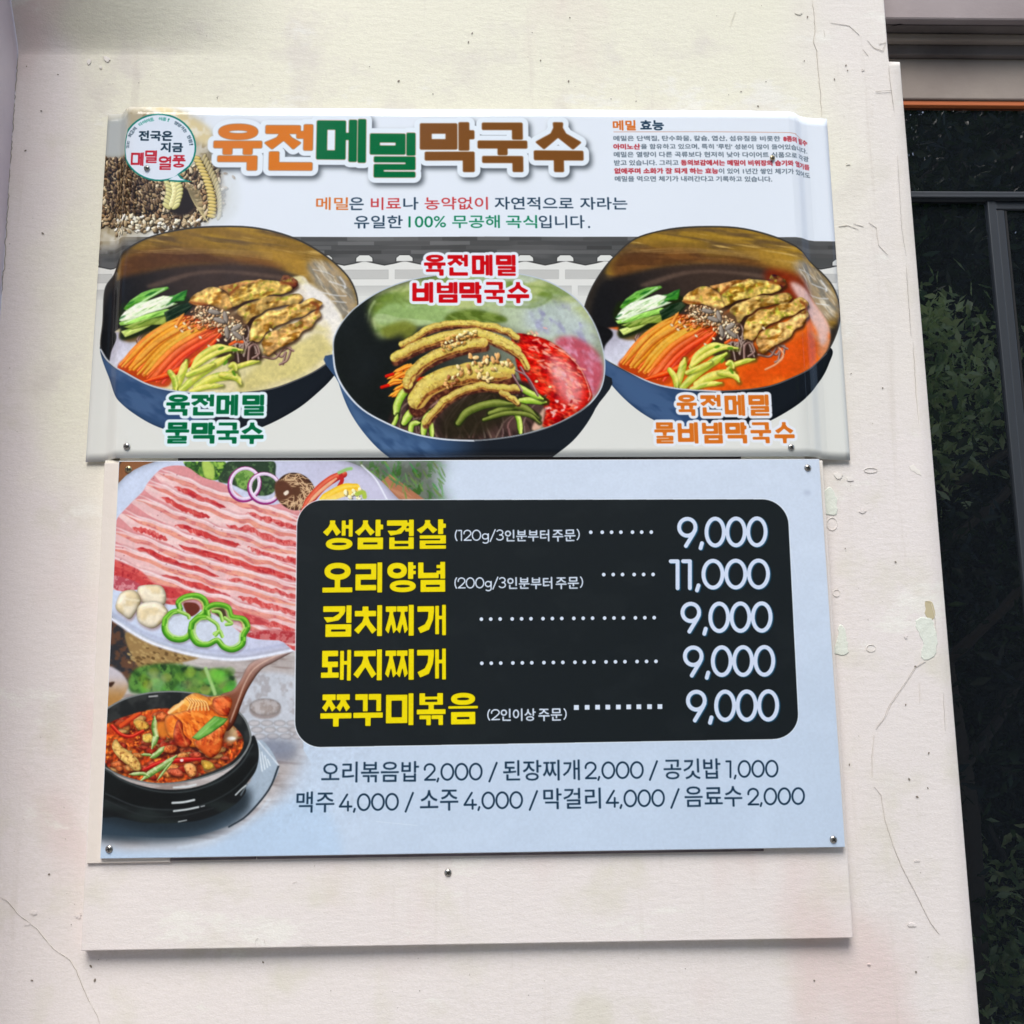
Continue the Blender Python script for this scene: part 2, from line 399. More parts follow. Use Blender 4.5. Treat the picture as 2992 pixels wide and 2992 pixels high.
def thin_text(cv, text, *a, **k): _queue.append((cv, text, (a, k), (cv.f, cv.k)))
def _print_text(cv, E, p0, p1, height, col, bold=0, alpha=1., outline=0, outcol=(0, 0, 0), cap=None):
    """text set so that its ink runs from p0 (baseline left) to p1 (baseline right), glyph height in frame units"""
    a, b = cv.tp([p0, p1]); L = np.hypot(*(b-a))
    x0, x1 = E[:, ::2].min(), E[:, ::2].max(); ang = math.atan2(b[1]-a[1], b[0]-a[0])
    ys0, ys1 = E[:, 1::2].min(), E[:, 1::2].max()
    sx = L/(x1-x0); sy = height*cv.k/(cap if cap else (ys1-ys0)); base = 0 if cap else ys0
    ca, sa = math.cos(ang), math.sin(ang); F = np.empty_like(E)
    for i in (0, 2):
        u, v = (E[:, i]-x0)*sx, -(E[:, i+1]-base)*sy
        F[:, i] = a[0]+u*ca-v*sa; F[:, i+1] = a[1]+u*sa+v*ca
    X0, Y0 = int(F[:, ::2].min())-8, int(F[:, 1::2].min())-8; W, H = int(F[:, ::2].max())+9-X0, int(F[:, 1::2].max())+9-Y0
    m = edge_mask(F, X0, Y0, W, H)
    if bold: m = dilate(m, bold)
    if outline: cv.put_mask(gblur(dilate(m, outline), .8), X0, Y0, C(*outcol), .9)
    cv.put_mask(m, X0, Y0, C(*col), alpha)
# round geometric figures as polylines in a unit-high cell, (advance, [polylines])
def _arc(cx, cy, rx, ry, a0, a1, n=18):
    return [(cx+rx*math.cos(math.radians(t)), cy+ry*math.sin(math.radians(t))) for t in np.linspace(a0, a1, n)]
FIG = {
 '0': (.74, [_arc(.37, .5, .31, .46, 0, 360, 30)]),
 '9': (.72, [_arc(.34, .33, .29, .29, 0, 360, 26), [(.62, .42), (.55, .56), (.29, .97)]]),
 '1': (.40, [[(.04, .05), (.26, .05), (.26, .97)]]),
 '2': (.62, [_arc(.31, .31, .26, .27, -190, 25, 16)+[(.36, .66), (.07, .95), (.59, .95)]]),
 '3': (.60, [_arc(.28, .27, .23, .23, -150, 90, 12), _arc(.28, .72, .26, .24, -90, 150, 14)]),
 '4': (.70, [[(.44, .04), (.05, .74), (.66, .74)], [(.48, .46), (.48, .97)]]),
 ',': (.24, [[(.14, .88), (.09, 1.05)]]),
 'g': (.60, [_arc(.29, .62, .22, .24, 0, 360, 20), [(.52, .38), (.52, 1.05)]+_arc(.30, 1.06, .22, .17, 0, 140, 8)]),
 '/': (.50, [[(.44, .0), (.06, 1.08)]]),
 '(': (.28, [_arc(.42, .5, .34, .62, 130, 230, 10)]), ')': (.28, [_arc(-.14, .5, .34, .62, -50, 50, 10)]),
 ' ': (.28, []),
}
def figures(cv, text, p0, p1, h, wt, col, shadow=None):
    """round figures from p0 (top-left) to p1 (top-right), h high, stroke wt (frame units)"""
    adv = sum(FIG[c][0] for c in text); L = p1[0]-p0[0]; k = L/adv; x = 0
    for passes in ([shadow] if shadow else [])+[None]:
        x = 0
        for c in text:
            w, pl = FIG[c]
            for p in pl:
                q = [(p0[0]+(x+u)*k+(passes[0] if passes else 0), p0[1]+(p1[1]-p0[1])*((x+u)/adv)+v*h+(passes[1] if passes else 0)) for u, v in p]
                cv.strip(q, wt+(passes[2] if passes else 0), passes[3] if passes else col, curve=False, alpha=passes[4] if passes else 1)
            x += w
# ---------------------------------------------------------------- print of the upper banner
FL, FM, FR, FA, FB, FC = (250, 620, 850/1932), (920, 700, 900/1932), (1650, 620, 900/1932), (0, 0, 1/1.932), (1000, 0, 1/1.932), (1992, 0, 1/1.932)
BAN = Canvas(-.445, .612, .385, .196, 2250, (225, 231, 238))

def grain_picture(c):
    c.frame(*FA)
    # faded sacking behind, then a heap of husks
    c.poly([(560, 620), (720, 600), (900, 600), (1060, 640), (1180, 760), (1240, 900), (1290, 1080), (1280, 1180), (1180, 1250), (1000, 1300), (800, 1330), (440, 1330), (440, 640)], (176, 165, 140), soft=34, mot=[((205, 200, 186), 90, .5), ((150, 135, 105), 40, .62)], alpha=.95)
    c.poly([(540, 640), (700, 620), (720, 700), (700, 860), (420, 860), (430, 650)], (178, 182, 180), soft=22)
    c.poly([(700, 610), (900, 600), (1080, 660), (1190, 740), (1190, 830), (1060, 760), (900, 640)], (214, 200, 160), soft=14, mot=((228, 222, 205), 60, .5))
    heap = [(430, 850), (560, 860), (700, 880), (900, 960), (1080, 940), (1200, 900), (1270, 1060), (1250, 1200), (1120, 1250), (980, 1290), (760, 1280), (560, 1250), (430, 1250)]
    c.poly(heap, (104, 88, 68), soft=10, mot=[((60, 48, 36), 16, .5), ((150, 132, 104), 12, .6)])
    c.scatter(heap, 1700, 15, [(176, 152, 118), (140, 112, 82), (196, 176, 140), (104, 82, 60), (156, 128, 92), (88, 70, 54), (206, 190, 160)], 2.0, seed=3, dark=.75)
    c.scatter([(560, 870), (690, 880), (800, 980), (900, 1080), (900, 1200), (560, 1200)], 500, 13, [(120, 98, 72), (90, 72, 54), (150, 128, 96), (70, 54, 42)], 2.2, ang=60, seed=4, dark=.8)
    c.poly([(1010, 1060), (1090, 1080), (1100, 1180), (1020, 1220), (950, 1180), (960, 1100)], (44, 36, 30), soft=8)
    for i in range(18):       # ear of wheat on the right
        t = i/17; x, y = 1130+90*math.sin(t*1.9), 890+330*t
        for sd in (-1, 1):
            c.ell(x+sd*22, y, 27, 12, (194-18*sd, 176-14*sd, 118), ang=50*sd+60, hi=(6, .8), edge=(4, .5))
    for i in range(7):
        t = i/6; x, y = 975+10*math.sin(t*4), 1030+125*t
        for sd in (-1, 1): c.ell(x+sd*26, y+8, 30, 15, (206, 200, 140), ang=-38*sd, hi=(7, .9), edge=(4, .5))
        c.ell(x, y, 14, 18, (222, 214, 160), hi=(5, .6))
    for i in range(30): c.line([(1040+i*3, 1020+i*2), (1085+i*2.5, 1130+i*3), (1150+i, 1230+i)], 2.2, (198, 184, 140), alpha=.55)
    c.scatter([(600, 1210), (900, 1230), (1080, 1250), (1180, 1230), (1120, 1270), (960, 1310), (620, 1310)], 240, 15, [(214, 204, 180), (170, 150, 118), (110, 92, 70), (230, 226, 214)], 1.8, seed=9)
    c.scatter([(1270, 960), (1330, 980), (1330, 1000), (1270, 1010)], 4, 15, [(120, 90, 60)], 1.8, seed=5, dark=.2)
    c.poly([(1240, 1000), (1330, 960), (1350, 1150), (1290, 1250), (1150, 1300), (1230, 1180)], (216, 222, 226), soft=18, alpha=.75)

def badge(c):
    c.frame(*FA)
    t = [math.radians(a) for a in range(52, 395, 9)]
    out = [(900+208*math.cos(a), 833+191*math.sin(a)) for a in t]
    out = out[::1]+[(1045, 965), (1012, 985), (1040, 1012), (1086, 1026), (1010, 1028), (950, 1024)]
    c.poly(out, (20, 120, 108), smooth=False)
    inn = [(900+199*math.cos(a), 833+182*math.sin(a)) for a in t]+[(1030, 962), (1000, 985), (1020, 1008), (1050, 1018), (1000, 1018), (950, 1015)]
    c.poly(inn, (218, 226, 236), smooth=False)
    navy, red, green = (30, 52, 66), (176, 34, 48), (28, 130, 110)
    thin_text(c, '전국은', (785, 795), (972, 795), 62, navy, bold=1.0)
    thin_text(c, '지금', (908, 858), (1030, 858), 58, navy, bold=1.0)
    for s, x, y, w, h in (('메', 742, 862, 68, 76), ('밀', 822, 850, 62, 72), ('열', 898, 882, 66, 78), ('풍', 974, 876, 72, 70)):
        heavy_line(c, s, [(x, y, w, h)], red, .15, .15, .6)
    s = '또는 최고의 다이어트 식품! 영양가는 만점!'; n = len(s)
    for i, ch in enumerate(s):
        if ch == ' ': continue
        a = math.radians(183+ (360-183-7)*i/(n-1)); k = (.86 if ch != '!' else .3)
        x, y = 900+180*math.cos(a), 836+163*math.sin(a); tx, ty = -math.sin(a), math.cos(a); w = 11*k
        col = green if 6 < i < 16 else navy
        nx, ny = math.cos(a)*-10, math.sin(a)*-10
        thin_text(c, ch, (x-tx*w+nx*.8, y-ty*w+ny*.8), (x+tx*w+nx*.8, y+ty*w+ny*.8), 20, col, bold=.4)

def backdrop(c):
    """grey roof tiles, white wave of eaves, pale brick and plain floor"""
    c.frame(*FM)
    c.poly([(-2900, -18), (4000, -14), (4000, 2000), (-2900, 2000)], (219, 220, 215), smooth=False)
    c.poly([(-2900, 60), (4000, 60), (4000, 170), (-2900, 170)], (80, 80, 80), smooth=False)
    c.poly([(-2900, -18), (4000, -14), (4000, 165), (-2900, 165)], (82, 83, 83), smooth=False, mot=[((98, 98, 98), 60, .55, 0, 6)])
    r = np.random.default_rng(5)
    for row in range(4):
        x = -2600-r.random()*200; y = -16+row*28
        while x < 3800:
            w = 150+r.random()*160; g = int(74+r.random()*44-row*2)
            c.poly([(x, y), (x+w, y), (x+w, y+23), (x, y+23)], (g, g, g), smooth=False, alpha=.85); x += w
    # wave of eaves
    top = []
    for i in range(-14, 18):
        x = 310+i*252; top += [(x, 136), (x+60, 150), (x+126, 164), (x+190, 152)]
    for dy, col in ((-7, (62, 62, 62)), (0, (222, 222, 218))):
        c.poly([(x, y+dy) for x, y in top]+[(top[-1][0], 420), (top[0][0], 420)], col, smooth=False)
    for i in range(-10, 14):
        x = 310+i*252
        for g, col in ((5, (58, 58, 58)), (0, (218, 219, 215))):
            c.poly([(x-52-g, 137+g*.4), (x-50-g, 115), (x-30, 99-g), (x+30, 99-g), (x+50+g, 115), (x+52+g, 137+g*.4)], col, smooth=False)
    for y0, y1, off in ((192, 246, 0), (292, 350, 80)):
        x = -2700+off
        while x < 3800:
            for g, col in ((2, (168, 168, 165)), (0, (193, 193, 190))):
                c.poly([(x-g, y0-g), (x+312+g, y0-g), (x+312+g, y1+g), (x-g, y1+g)], col, smooth=False)
            x += 356
    c.poly([(-2900, 330), (4000, 330), (4000, 480), (-2900, 480)], (216, 217, 212), smooth=False, soft=34)

def soup_bowl(c, right, shift=(0, 0)):
    c.frame(*FL, shift=shift)
    rim = [(48, 880), (62, 700), (75, 490), (130, 400), (215, 285), (400, 172), (640, 110), (900, 92), (1150, 105), (1400, 175), (1600, 290), (1740, 420), (1800, 540), (1812, 660), (1775, 790), (1690, 930), (1560, 1040), (1400, 1120), (1200, 1185), (900, 1210), (600, 1192), (420, 1150), (250, 1062), (110, 985)]
    body = [(48, 860), (100, 1060), (200, 1230), (340, 1350), (520, 1440), (760, 1480), (1000, 1470), (1190, 1420), (1400, 1310), (1540, 1200), (1640, 1100), (1700, 1000), (1730, 900), (1600, 860), (1300, 900), (600, 1000), (200, 900)]
    if right:      # this copy is whole: a round left side
        rim[:5] = [(10, 820), (-4, 690), (40, 560), (120, 430), (235, 300)]; rim[-2:] = [(200, 1045), (80, 950)]
        body[:3] = [(10, 800), (60, 1010), (180, 1200)]
    c.poly(body, (48, 84, 130), grad=((560, 1200, (56, 76, 106)), (1010, 1250, (30, 34, 40))), mot=None, soft=1, edge=(22, .25))
    B = c.full(body)
    c.poly([(60, 930), (500, 1200), (760, 1300), (700, 1460), (330, 1350), (120, 1100)], (78, 102, 136), soft=26, alpha=.8, clip=B, mot=((56, 80, 114), 60, .5, 30, 3))
    c.poly([(60, 1060), (200, 1260), (380, 1390), (560, 1470), (300, 1420), (100, 1200)], (26, 42, 66), soft=14, alpha=.7, clip=B)
    c.poly(rim, (66, 64, 62), soft=.5)
    P = np.array(rim, float); ce = P.mean(0); inner = ce+(P-ce)*[.991, .985]
    M = c.full(inner)
    c.poly(inner, (52, 47, 43))
    # brushed brass back wall
    c.poly([(180, 390), (330, 215), (600, 108), (900, 78), (1200, 98), (1450, 180), (1640, 300), (1780, 440), (1830, 640), (1700, 760), (1560, 560), (1400, 420), (1150, 370), (900, 350), (600, 365), (380, 420), (230, 470)],
           (132, 104, 52), clip=M, soft=14, mot=[((160, 128, 56), 90, .52, 8, 6), ((104, 84, 56), 50, .6, 8, 7), ((188, 158, 96), 26, .74, 10, 9)])
    c.poly([(230, 330), (420, 250), (760, 250), (900, 290), (1200, 300), (1330, 390), (900, 350), (560, 372), (380, 430), (250, 480)], (84, 56, 38), clip=M, soft=22, alpha=.9, mot=((110, 74, 44), 60, .55, 0, 5))
    c.poly([(1120, 250), (1330, 260), (1500, 360), (1560, 450), (1420, 420), (1250, 330)], (168, 132, 62), clip=M, soft=24, alpha=.75)
    c.poly([(1480, 330), (1640, 340), (1760, 480), (1800, 640), (1700, 700), (1600, 560), (1500, 450)], (168, 150, 122), clip=M, soft=18, mot=[((134, 128, 116), 30, .5, 55, 4), ((206, 196, 176), 18, .66, 55, 6)])
    for p, w in (([(1620, 460), (1700, 485), (1730, 500)], 7), ([(1690, 430), (1722, 478), (1720, 505)], 9), ([(1560, 530), (1660, 552), (1730, 556)], 7), ([(1640, 590), (1730, 600)], 6), ([(1510, 380), (1600, 400), (1650, 430)], 4)):
        c.line(p, w, (226, 228, 230), clip=M, soft=3, alpha=.8)
    for y in range(16): c.line([(330+y*9, 262+8*math.sin(y)), (640, 236+y*3), (900, 246+y*2), (1240, 262+y*4)], 2, (200, 172, 120) if y % 3 else (120, 88, 50), clip=M, soft=2, alpha=.28)
    # dark inside
    c.poly([(50, 700), (90, 560), (150, 470), (300, 420), (560, 372), (900, 345), (1200, 362), (1360, 430), (1480, 560), (1100, 700), (600, 760), (200, 860), (70, 900)], (58, 49, 45), clip=M, soft=16, grad=((150, 700, (32, 32, 34)), (900, 420, (66, 54, 48))))
    c.poly([(420, 480), (700, 400), (950, 388), (1280, 420), (1330, 450), (950, 405), (700, 425), (470, 500)], (112, 92, 80), clip=M, soft=8, alpha=.6)
    # soup
    s1, s2 = ((220, 208, 166), (234, 226, 214)) if not right else ((212, 92, 32), (206, 150, 116))
    c.poly([(110, 800), (400, 760), (900, 700), (1380, 430), (1500, 490), (1620, 580), (1720, 740), (1700, 900), (1560, 1040), (1300, 1160), (900, 1210), (500, 1180), (240, 1060), (120, 960)], s1, clip=M, soft=5,
           grad=((1650, 650, s2), (1250, 1000, s1)), mot=((216, 206, 160) if not right else (226, 112, 44), 120, .56, 20, 2))
    if right: c.poly([(1290, 380), (1500, 420), (1600, 560), (1560, 700), (1300, 500)], (120, 44, 26), clip=M, soft=20, alpha=.9)
    c.poly([(120, 800), (240, 800), (350, 880), (300, 980), (200, 1070), (110, 980)], (196, 196, 212) if not right else (168, 156, 168), clip=M, soft=6, grad=((140, 820, (186, 182, 196)), (230, 1000, (212, 212, 224))))
    c.poly([(1440, 470), (1560, 520), (1680, 660), (1720, 780), (1660, 880), (1620, 760), (1500, 600)], (232, 228, 222) if not right else (226, 196, 190), clip=M, soft=12, alpha=.9)
    c.poly([(1160, 1000), (1420, 860), (1560, 800), (1630, 900), (1500, 1040), (1200, 1150), (1000, 1190)], (206, 194, 130) if not right else (206, 84, 30), clip=M, soft=16, alpha=.8)
    c.poly([(60, 760), (160, 780), (190, 830), (130, 900), (100, 980), (48, 900), (40, 800)], (28, 28, 30), clip=M, soft=4)
    c.poly([(230, 800), (430, 760), (520, 790), (330, 860), (250, 850)], (112, 92, 60), clip=M, soft=8)
    # rim light
    c.line([(50, 890), (110, 975), (250, 1058), (420, 1146), (600, 1188), (900, 1208)], 11, (206, 212, 220), soft=1, alpha=.9)
    c.line([(900, 1208), (1200, 1182), (1400, 1116), (1560, 1036), (1690, 930)], 6, (96, 100, 104), soft=1, alpha=.8)
    c.line([(400, 172), (640, 110), (900, 92), (1150, 105), (1400, 175), (1600, 290), (1740, 420), (1800, 540), (1812, 660)], 5, (60, 56, 50), soft=1, alpha=.8)
    # noodles under the toppings
    rr = np.random.default_rng(2)
    c.poly([(950, 700), (1120, 660), (1140, 860), (1180, 980), (980, 1010), (860, 960), (820, 860)], (58, 42, 36), clip=M, soft=10)
    for i in range(16):
        x, y = 880+rr.random()*210, 700+rr.random()*230
        c.strip([(x, y), (x+30+rr.random()*20, y-30), (x+60, y+20), (x+40+rr.random()*40, y+80)], 13, (150, 128, 118), (88, 68, 62), (190, 172, 160), clip=M)
    for p in ([(1080, 1000), (1090, 900), (1130, 880), (1150, 940), (1110, 970)], [(1240, 920), (1300, 960), (1330, 930), (1310, 1010)], [(1290, 930), (1360, 900), (1340, 980), (1290, 1010)], [(350, 880), (380, 810), (450, 800), (470, 850)], [(360, 900), (345, 850), (375, 800)], [(480, 800), (520, 790)], [(1180, 960), (1260, 970), (1320, 900), (1380, 920)]):
        c.strip(p, 17, (138, 108, 100), (84, 60, 56), (196, 170, 158), clip=M)
    if right: c.strip([(1290, 870), (1350, 960), (1300, 1020), (1220, 1060)], 16, (214, 150, 110), (190, 100, 60), (236, 190, 150), clip=M, soft=2)
    # cucumber
    c.poly([(200, 700), (240, 610), (300, 600), (660, 560), (700, 640), (560, 740), (420, 800), (240, 850), (230, 760)], (34, 42, 24), clip=M, soft=8)
    for p, col in (([(250, 640), (300, 590), (380, 530), (450, 502), (545, 496), (556, 508), (500, 540), (420, 576), (350, 640), (280, 656)], (112, 172, 78)),
                   ([(400, 610), (500, 566), (590, 548), (640, 524), (678, 516), (672, 556), (655, 590), (600, 596), (520, 640), (400, 650)], (66, 134, 54)),
                   ([(213, 714), (250, 660), (330, 606), (430, 580), (520, 552), (590, 560), (560, 600), (610, 604), (540, 640), (420, 672), (300, 716), (240, 728)], (224, 236, 206)),
                   ([(215, 736), (300, 712), (420, 668), (540, 640), (606, 650), (560, 676), (470, 700), (330, 744), (230, 758)], (146, 196, 96)),
                   ([(520, 668), (600, 622), (690, 602), (716, 624), (676, 660), (640, 700), (600, 726), (530, 746)], (24, 44, 28)),
                   ([(236, 792), (320, 764), (440, 726), (446, 742), (380, 786), (262, 830)], (190, 206, 120)),
                   ([(250, 758), (390, 722), (530, 690), (536, 744), (440, 752), (310, 782)], (126, 146, 66))):
        p = [(x+rr.normal()*3, y+rr.normal()*3) for x, y in p]
        c.poly(p, col, smooth=False, soft=1.2, clip=M, edge=(5, .3), hi=(8, .4), mot=[((min(255, col[0]+34), min(255, col[1]+30), col[2]+26), 14, .54, -28, 7), ((int(col[0]*.6), int(col[1]*.75), int(col[2]*.5)), 12, .68, -28, 6)])
    for p in ([(230, 716), (330, 648), (470, 600), (560, 580)], [(260, 735), (380, 680), (500, 640)], [(300, 640), (400, 580), (520, 510)], [(240, 690), (360, 620), (520, 566)]):
        c.line(p, 9, (244, 250, 234), clip=M, soft=4, alpha=.7)
    for x, y in ((420, 545), (445, 538), (620, 560), (650, 535), (300, 604), (240, 700), (560, 606)): c.ell(x, y, 30, 6, (28, 92, 36), ang=-28, clip=M, soft=3, alpha=.8)
    # carrot sticks
    c.poly([(210, 1020), (330, 920), (560, 740), (640, 690), (760, 700), (930, 730), (900, 830), (740, 960), (600, 1080), (540, 1160), (400, 1140), (260, 1080)], (176, 70, 30), clip=M, soft=6)
    for i in range(30):
        t = ((i*11) % 30)/29; a, b = rr.random(), rr.random(); r0, g0 = 214+rr.random()*26, 112+rr.random()*52-58*(t > .66)
        x0, y0 = 222+t*270+rr.random()*26, 1036+t*110-a*34; x1, y1 = 596+t*300+b*60-60*(t > .8), 730+t*90-b*50*(t < .7)
        c.strip([(x0, y0), (x0+(x1-x0)*.45, y0+(y1-y0)*.5-26), (x1, y1)], 30+rr.random()*20, (r0, g0, 40+rr.random()*20), (r0*.78, g0*.56, 26), (min(255, r0+12), min(255, g0+34), 92), clip=M, taper=(.45, .25), alpha=.92, mot=((min(255, r0+14), g0+34, 80), 30, .55, -42, 7))
    c.strip([(380, 1130), (600, 1060), (780, 940), (906, 800)], 44, (226, 74, 26), (150, 32, 18), (240, 140, 80), clip=M, taper=(.4, .3))
    c.strip([(960, 880), (1000, 858), (1040, 862)], 22, (228, 110, 56), (160, 60, 30), clip=M)
    c.strip([(600, 762), (622, 720), (655, 672)], 26, (222, 140, 56), (150, 80, 40), (244, 180, 110), clip=M, taper=(1, .2))
    c.scatter([(700, 680), (900, 690), (930, 760), (700, 790), (600, 780)], 60, 15, [(206, 126, 70), (190, 110, 60)], 2, ang=-30, seed=8, clip=M)
    # pancake slices
    for k, (p, col) in enumerate(((
        [(1270, 470), (1320, 420), (1400, 450), (1410, 490), (1330, 530), (1250, 540)], (96, 44, 28)), (
        [(690, 590), (730, 545), (800, 510), (880, 500), (960, 520), (990, 580), (960, 640), (880, 640), (820, 620), (760, 622), (700, 610)], (214, 168, 100)), (
        [(880, 496), (1000, 470), (1120, 450), (1180, 460), (1100, 520), (980, 560), (930, 520)], (196, 142, 86)), (
        [(960, 560), (1000, 510), (1080, 480), (1180, 456), (1290, 462), (1370, 500), (1340, 536), (1240, 550), (1120, 580), (1010, 620), (970, 612)], (208, 174, 98)), (
        [(1040, 700), (1010, 640), (1120, 590), (1220, 560), (1320, 560), (1420, 540), (1426, 600), (1330, 620), (1210, 650), (1110, 700), (1060, 740)], (190, 154, 92)), (
        [(1080, 850), (1100, 770), (1130, 710), (1220, 660), (1330, 630), (1430, 600), (1500, 578), (1562, 590), (1540, 640), (1440, 690), (1330, 730), (1230, 780), (1170, 830), (1110, 858)], (204, 164, 98)), (
        [(1180, 940), (1176, 880), (1200, 820), (1280, 770), (1390, 730), (1480, 680), (1550, 650), (1560, 690), (1490, 760), (1400, 830), (1300, 900), (1220, 948)], (200, 156, 100)))):
        p = [(x+rr.normal()*5, y+rr.normal()*5) for x, y in catmull(p, True, 2)]
        c.poly([(x+8, y+18) for x, y in p], (52, 34, 24), clip=M, soft=8, alpha=.85)
        c.poly(p, col, clip=M, edge=(9, .25), hi=(12, .35), bump=(30, .6), mot=[((col[0]+34, col[1]+38, col[2]+26), 44, .5, -25, 1.8), ((int(col[0]*.7), int(col[1]*.62), 40), 36, .62, -20, 2), ((164, 160, 66), 34, .70)])
    for p in ([(1500, 600), (1545, 625), (1530, 670)], [(1300, 470), (1390, 480)], [(700, 600), (800, 615)], [(960, 545), (1010, 500)]): c.line(p, 22, (128, 62, 28), clip=M, soft=7, alpha=.75)
    # sesame, seeds
    reg = [(700, 660), (760, 620), (900, 650), (1010, 690), (1060, 780), (1040, 840), (940, 850), (860, 770), (740, 740)]
    c.poly([(720, 640), (900, 630), (1030, 680), (1060, 760), (960, 800), (880, 740), (740, 700)], (110, 84, 62), clip=M, soft=12, alpha=.8)
    c.scatter(reg, 330, 12, [(222, 190, 148), (190, 150, 110), (236, 212, 176), (160, 120, 86), (208, 172, 128)], 1.7, seed=6, clip=M, dark=.7)
    for x, y, a in ((855, 665, 10), (930, 700, 80), (1000, 770, -30), (1010, 820, 40), (940, 800, 85), (890, 720, 20)): c.ell(x, y, 44, 17, (146, 136, 126), ang=a, clip=M, hi=(9, .9), edge=(5, .5))
    for x, y in ((640, 790), (690, 770), (762, 832), (880, 850), (930, 850), (820, 890), (600, 760), (655, 740), (1230, 780)): c.ell(x, y, 13, 8, (242, 222, 186), ang=40, clip=M, edge=(3, .3))
    # squash strips
    for p, w in (([(710, 1040), (760, 960), (860, 900), (960, 896)], 36), ([(720, 1030), (820, 960), (940, 910), (1040, 915)], 30), ([(600, 1170), (640, 1070), (670, 985)], 44), ([(560, 1060), (590, 1110), (600, 1180)], 34), ([(640, 1180), (740, 1090), (860, 1010), (960, 950)], 46),
                 ([(680, 1080), (760, 1050), (850, 1010)], 34), ([(960, 1060), (1000, 1030), (1090, 1000), (1150, 990)], 28), ([(740, 1160), (860, 1100), (1000, 1080)], 52), ([(900, 1080), (1000, 1100), (1030, 1140)], 34), ([(700, 1190), (800, 1160), (910, 1150)], 30), ([(960, 1020), (985, 1010), (1000, 1050)], 28)):
        g = rr.random()
        c.strip([(x+3, y+8) for x, y in p], w+5, (84, 90, 34), clip=M, soft=6, alpha=.6)
        c.strip(p, w*1.2, (200+g*30, 202+g*14, 84+g*40), (158, 172, 58), (232, 232, 140), clip=M, soft=1, taper=(.8, .35), mot=[((232, 214, 112), 30, .52, -35, 5), ((150, 176, 70), 22, .64, -35, 5)])
    for x, y, a in ((930, 1000, -50), (985, 1070, 60), (900, 905, -20), (990, 915, 0)): c.ell(x, y, 22, 9, (92, 138, 40), ang=a, clip=M, soft=2)
    np.maximum(c.photo, M, out=c.photo); return M

